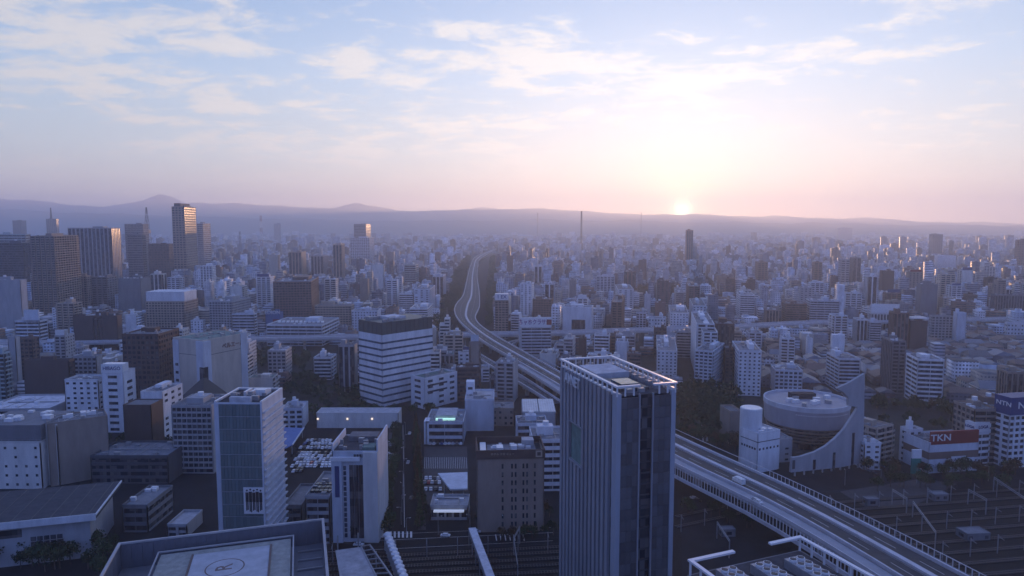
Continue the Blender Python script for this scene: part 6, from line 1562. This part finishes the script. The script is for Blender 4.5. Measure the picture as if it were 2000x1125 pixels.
treeline((640, 800), (860, 812), 20, (0, 2, 3), .9, 'tree around the foot of the striped block', 'trees round the striped block', 5)
treeline((1330, 855), (1440, 880), 18, (0, 1, 2), 1.1, 'tree where the wood meets the expressway', 'trees at the edge of the wood', 5)
treeline((1700, 800), (1900, 815), 16, (0, 1, 2, 3), 1.0, 'tree on the lawns behind the drum', 'trees behind the drum', 12)
treeline((180, 870), (330, 880), 10, (0, 2), 1.0, 'tree in the dark gap before the brown block', 'trees in the dark gap', 5)
treeline((1345, 1000), (1470, 1030), 8, (0, 3), .8, 'small tree in the dark under the expressway', 'trees under the expressway', 4)
def wood(name, poly, dens, h, label, m='leaf', nq=46, size=1.5, seed=1, avoid=True):
    """a wood that reads as one mass: leaf clumps spread through every crown"""
    rr = np.random.RandomState(seed); pts = [P(x, y) for x, y in poly]
    x0, x1 = min(p.x for p in pts), max(p.x for p in pts); y0, y1 = min(p.y for p in pts), max(p.y for p in pts)
    n = int((x1 - x0) * (y1 - y0) * dens); pl = [(p.x, p.y) for p in pts]; T_ = []
    for i in range(n):
        x, y = rr.uniform(x0, x1), rr.uniform(y0, y1)
        if not inpoly(x, y, pl): continue
        if avoid and any((x - a) ** 2 + (y - b) ** 2 < (r_ + 1) ** 2 for a, b, r_ in FOOT if abs(y - b) < 60): continue
        s = rr.uniform(.7, 1.25); T_.append((x, y, h * s))
    if not T_: return
    T_ = np.array(T_); k = len(T_); far_ = np.clip(T_[:, 1] / 900, 1, 3)
    u = rr.normal(size=(k, nq, 3)); u /= np.linalg.norm(u, axis=2, keepdims=True); rad = rr.uniform(.6, 1.05, (k, nq, 1))
    R_ = T_[:, 2][:, None, None] * np.array([.42, .42, .38]); c = u * rad * R_; c[:, :, 0] += T_[:, 0:1]; c[:, :, 1] += T_[:, 1:2]; c[:, :, 2] += (T_[:, 2] * .6)[:, None]
    c = np.maximum(c, [-1e9, -1e9, .3])
    a = rr.normal(size=(k, nq, 3)); a /= np.linalg.norm(a, axis=2, keepdims=True); b = np.cross(a, rr.normal(size=(k, nq, 3))); b /= np.linalg.norm(b, axis=2, keepdims=True)
    sz = size * far_[:, None, None] ** .5 * rr.uniform(.6, 1.3, (k, nq, 1)); a *= sz; b *= sz * .8
    V = np.stack([c - a, c - b, c + a, c + b], axis=2).reshape(-1, 3).astype(np.float32); nf = k * nq
    me = bpy.data.meshes.new(name); me.vertices.add(nf * 4); me.vertices.foreach_set('co', V.ravel()); me.loops.add(nf * 4); me.loops.foreach_set('vertex_index', np.arange(nf * 4, dtype=np.int32))
    me.polygons.add(nf); me.polygons.foreach_set('loop_start', (np.arange(nf) * 4).astype(np.int32)); me.materials.append(M[m]); me.update(calc_edges=True)
    o = bpy.data.objects.new(name, me); C.objects.link(o); tag(o, label, None, None, 'stuff')
wood('boulevard_wood', [(846, 650), (852, 622), (872, 572), (890, 532), (912, 502), (918, 505), (905, 560), (880, 640), (880, 655)], .010, 12, 'dark band of trees along the left side of the boulevard', seed=2)
wood('boulevard_wood', [(948, 640), (955, 560), (958, 505), (967, 503), (972, 560), (966, 632), (955, 640)], .010, 12, 'dark band of trees along the right side of the boulevard', seed=3)
wood('boulevard_wood', [(905, 600), (910, 560), (916, 560), (908, 610)], .012, 9, 'thin tree strip between boulevard carriageways', seed=4)
wood('street_trees', [(1360, 515), (1364, 515), (1430, 612), (1424, 616)], .02, 10, 'line of trees down the middle of the far straight street', 'leaf_autumn', seed=5)
wood('park_wood', [(484, 690), (600, 690), (610, 740), (700, 745), (700, 795), (640, 795), (560, 770), (556, 740), (484, 730)], .006, 9, 'dark park trees right of the pale blank-walled hall', seed=6)
wood('wood', [(1321, 770), (1350, 755), (1436, 760), (1446, 800), (1425, 858), (1385, 858), (1321, 838)], .018, 13, 'dense dark wood between the ribbed tower and the white corner block', seed=7)
wood('far_wood', WOOD_M, .006, 16, 'brown wood in the middle distance below the blue stepped tower', 'leaf_autumn', seed=8, nq=30)
wood('far_wood', WOOD_H, .008, 20, 'brown wooded rise behind the thin white tower', 'leaf_autumn', seed=9, nq=30)
wood('far_wood', WOOD_C, .008, 15, 'dark trees right of the very slender tan tower', seed=10, nq=30)
wood('park_wood', [(1700, 792), (1760, 783), (1900, 803), (1890, 838), (1700, 836)], .005, 8, 'scattered bushes and trees of the gardens behind the drum', seed=11)
wood('park_wood', [(560, 800), (640, 790), (640, 830), (600, 830)], .008, 8, 'trees behind the market building', seed=12)
# ------------------------------------------------------------------ the air
hz = MB().box(-11500, 11500, -500, 14500, -1.0, 640, 0, None, True)
hm = bpy.data.materials.new('haze_air'); hm.use_nodes = True; t = hm.node_tree
for n in list(t.nodes): t.nodes.remove(n)
o_ = t.nodes.new('ShaderNodeOutputMaterial'); pv = t.nodes.new('ShaderNodeVolumePrincipled'); t.links.new(pv.outputs[0], o_.inputs['Volume'])
pv.inputs['Density'].default_value = HAZE; pv.inputs['Color'].default_value = (.76, .85, 1.0, 1); pv.inputs['Anisotropy'].default_value = .50
h = hz.build('haze', hm); tag(h, 'pale morning haze thickening over the far city towards the mountains', None, None, 'stuff')
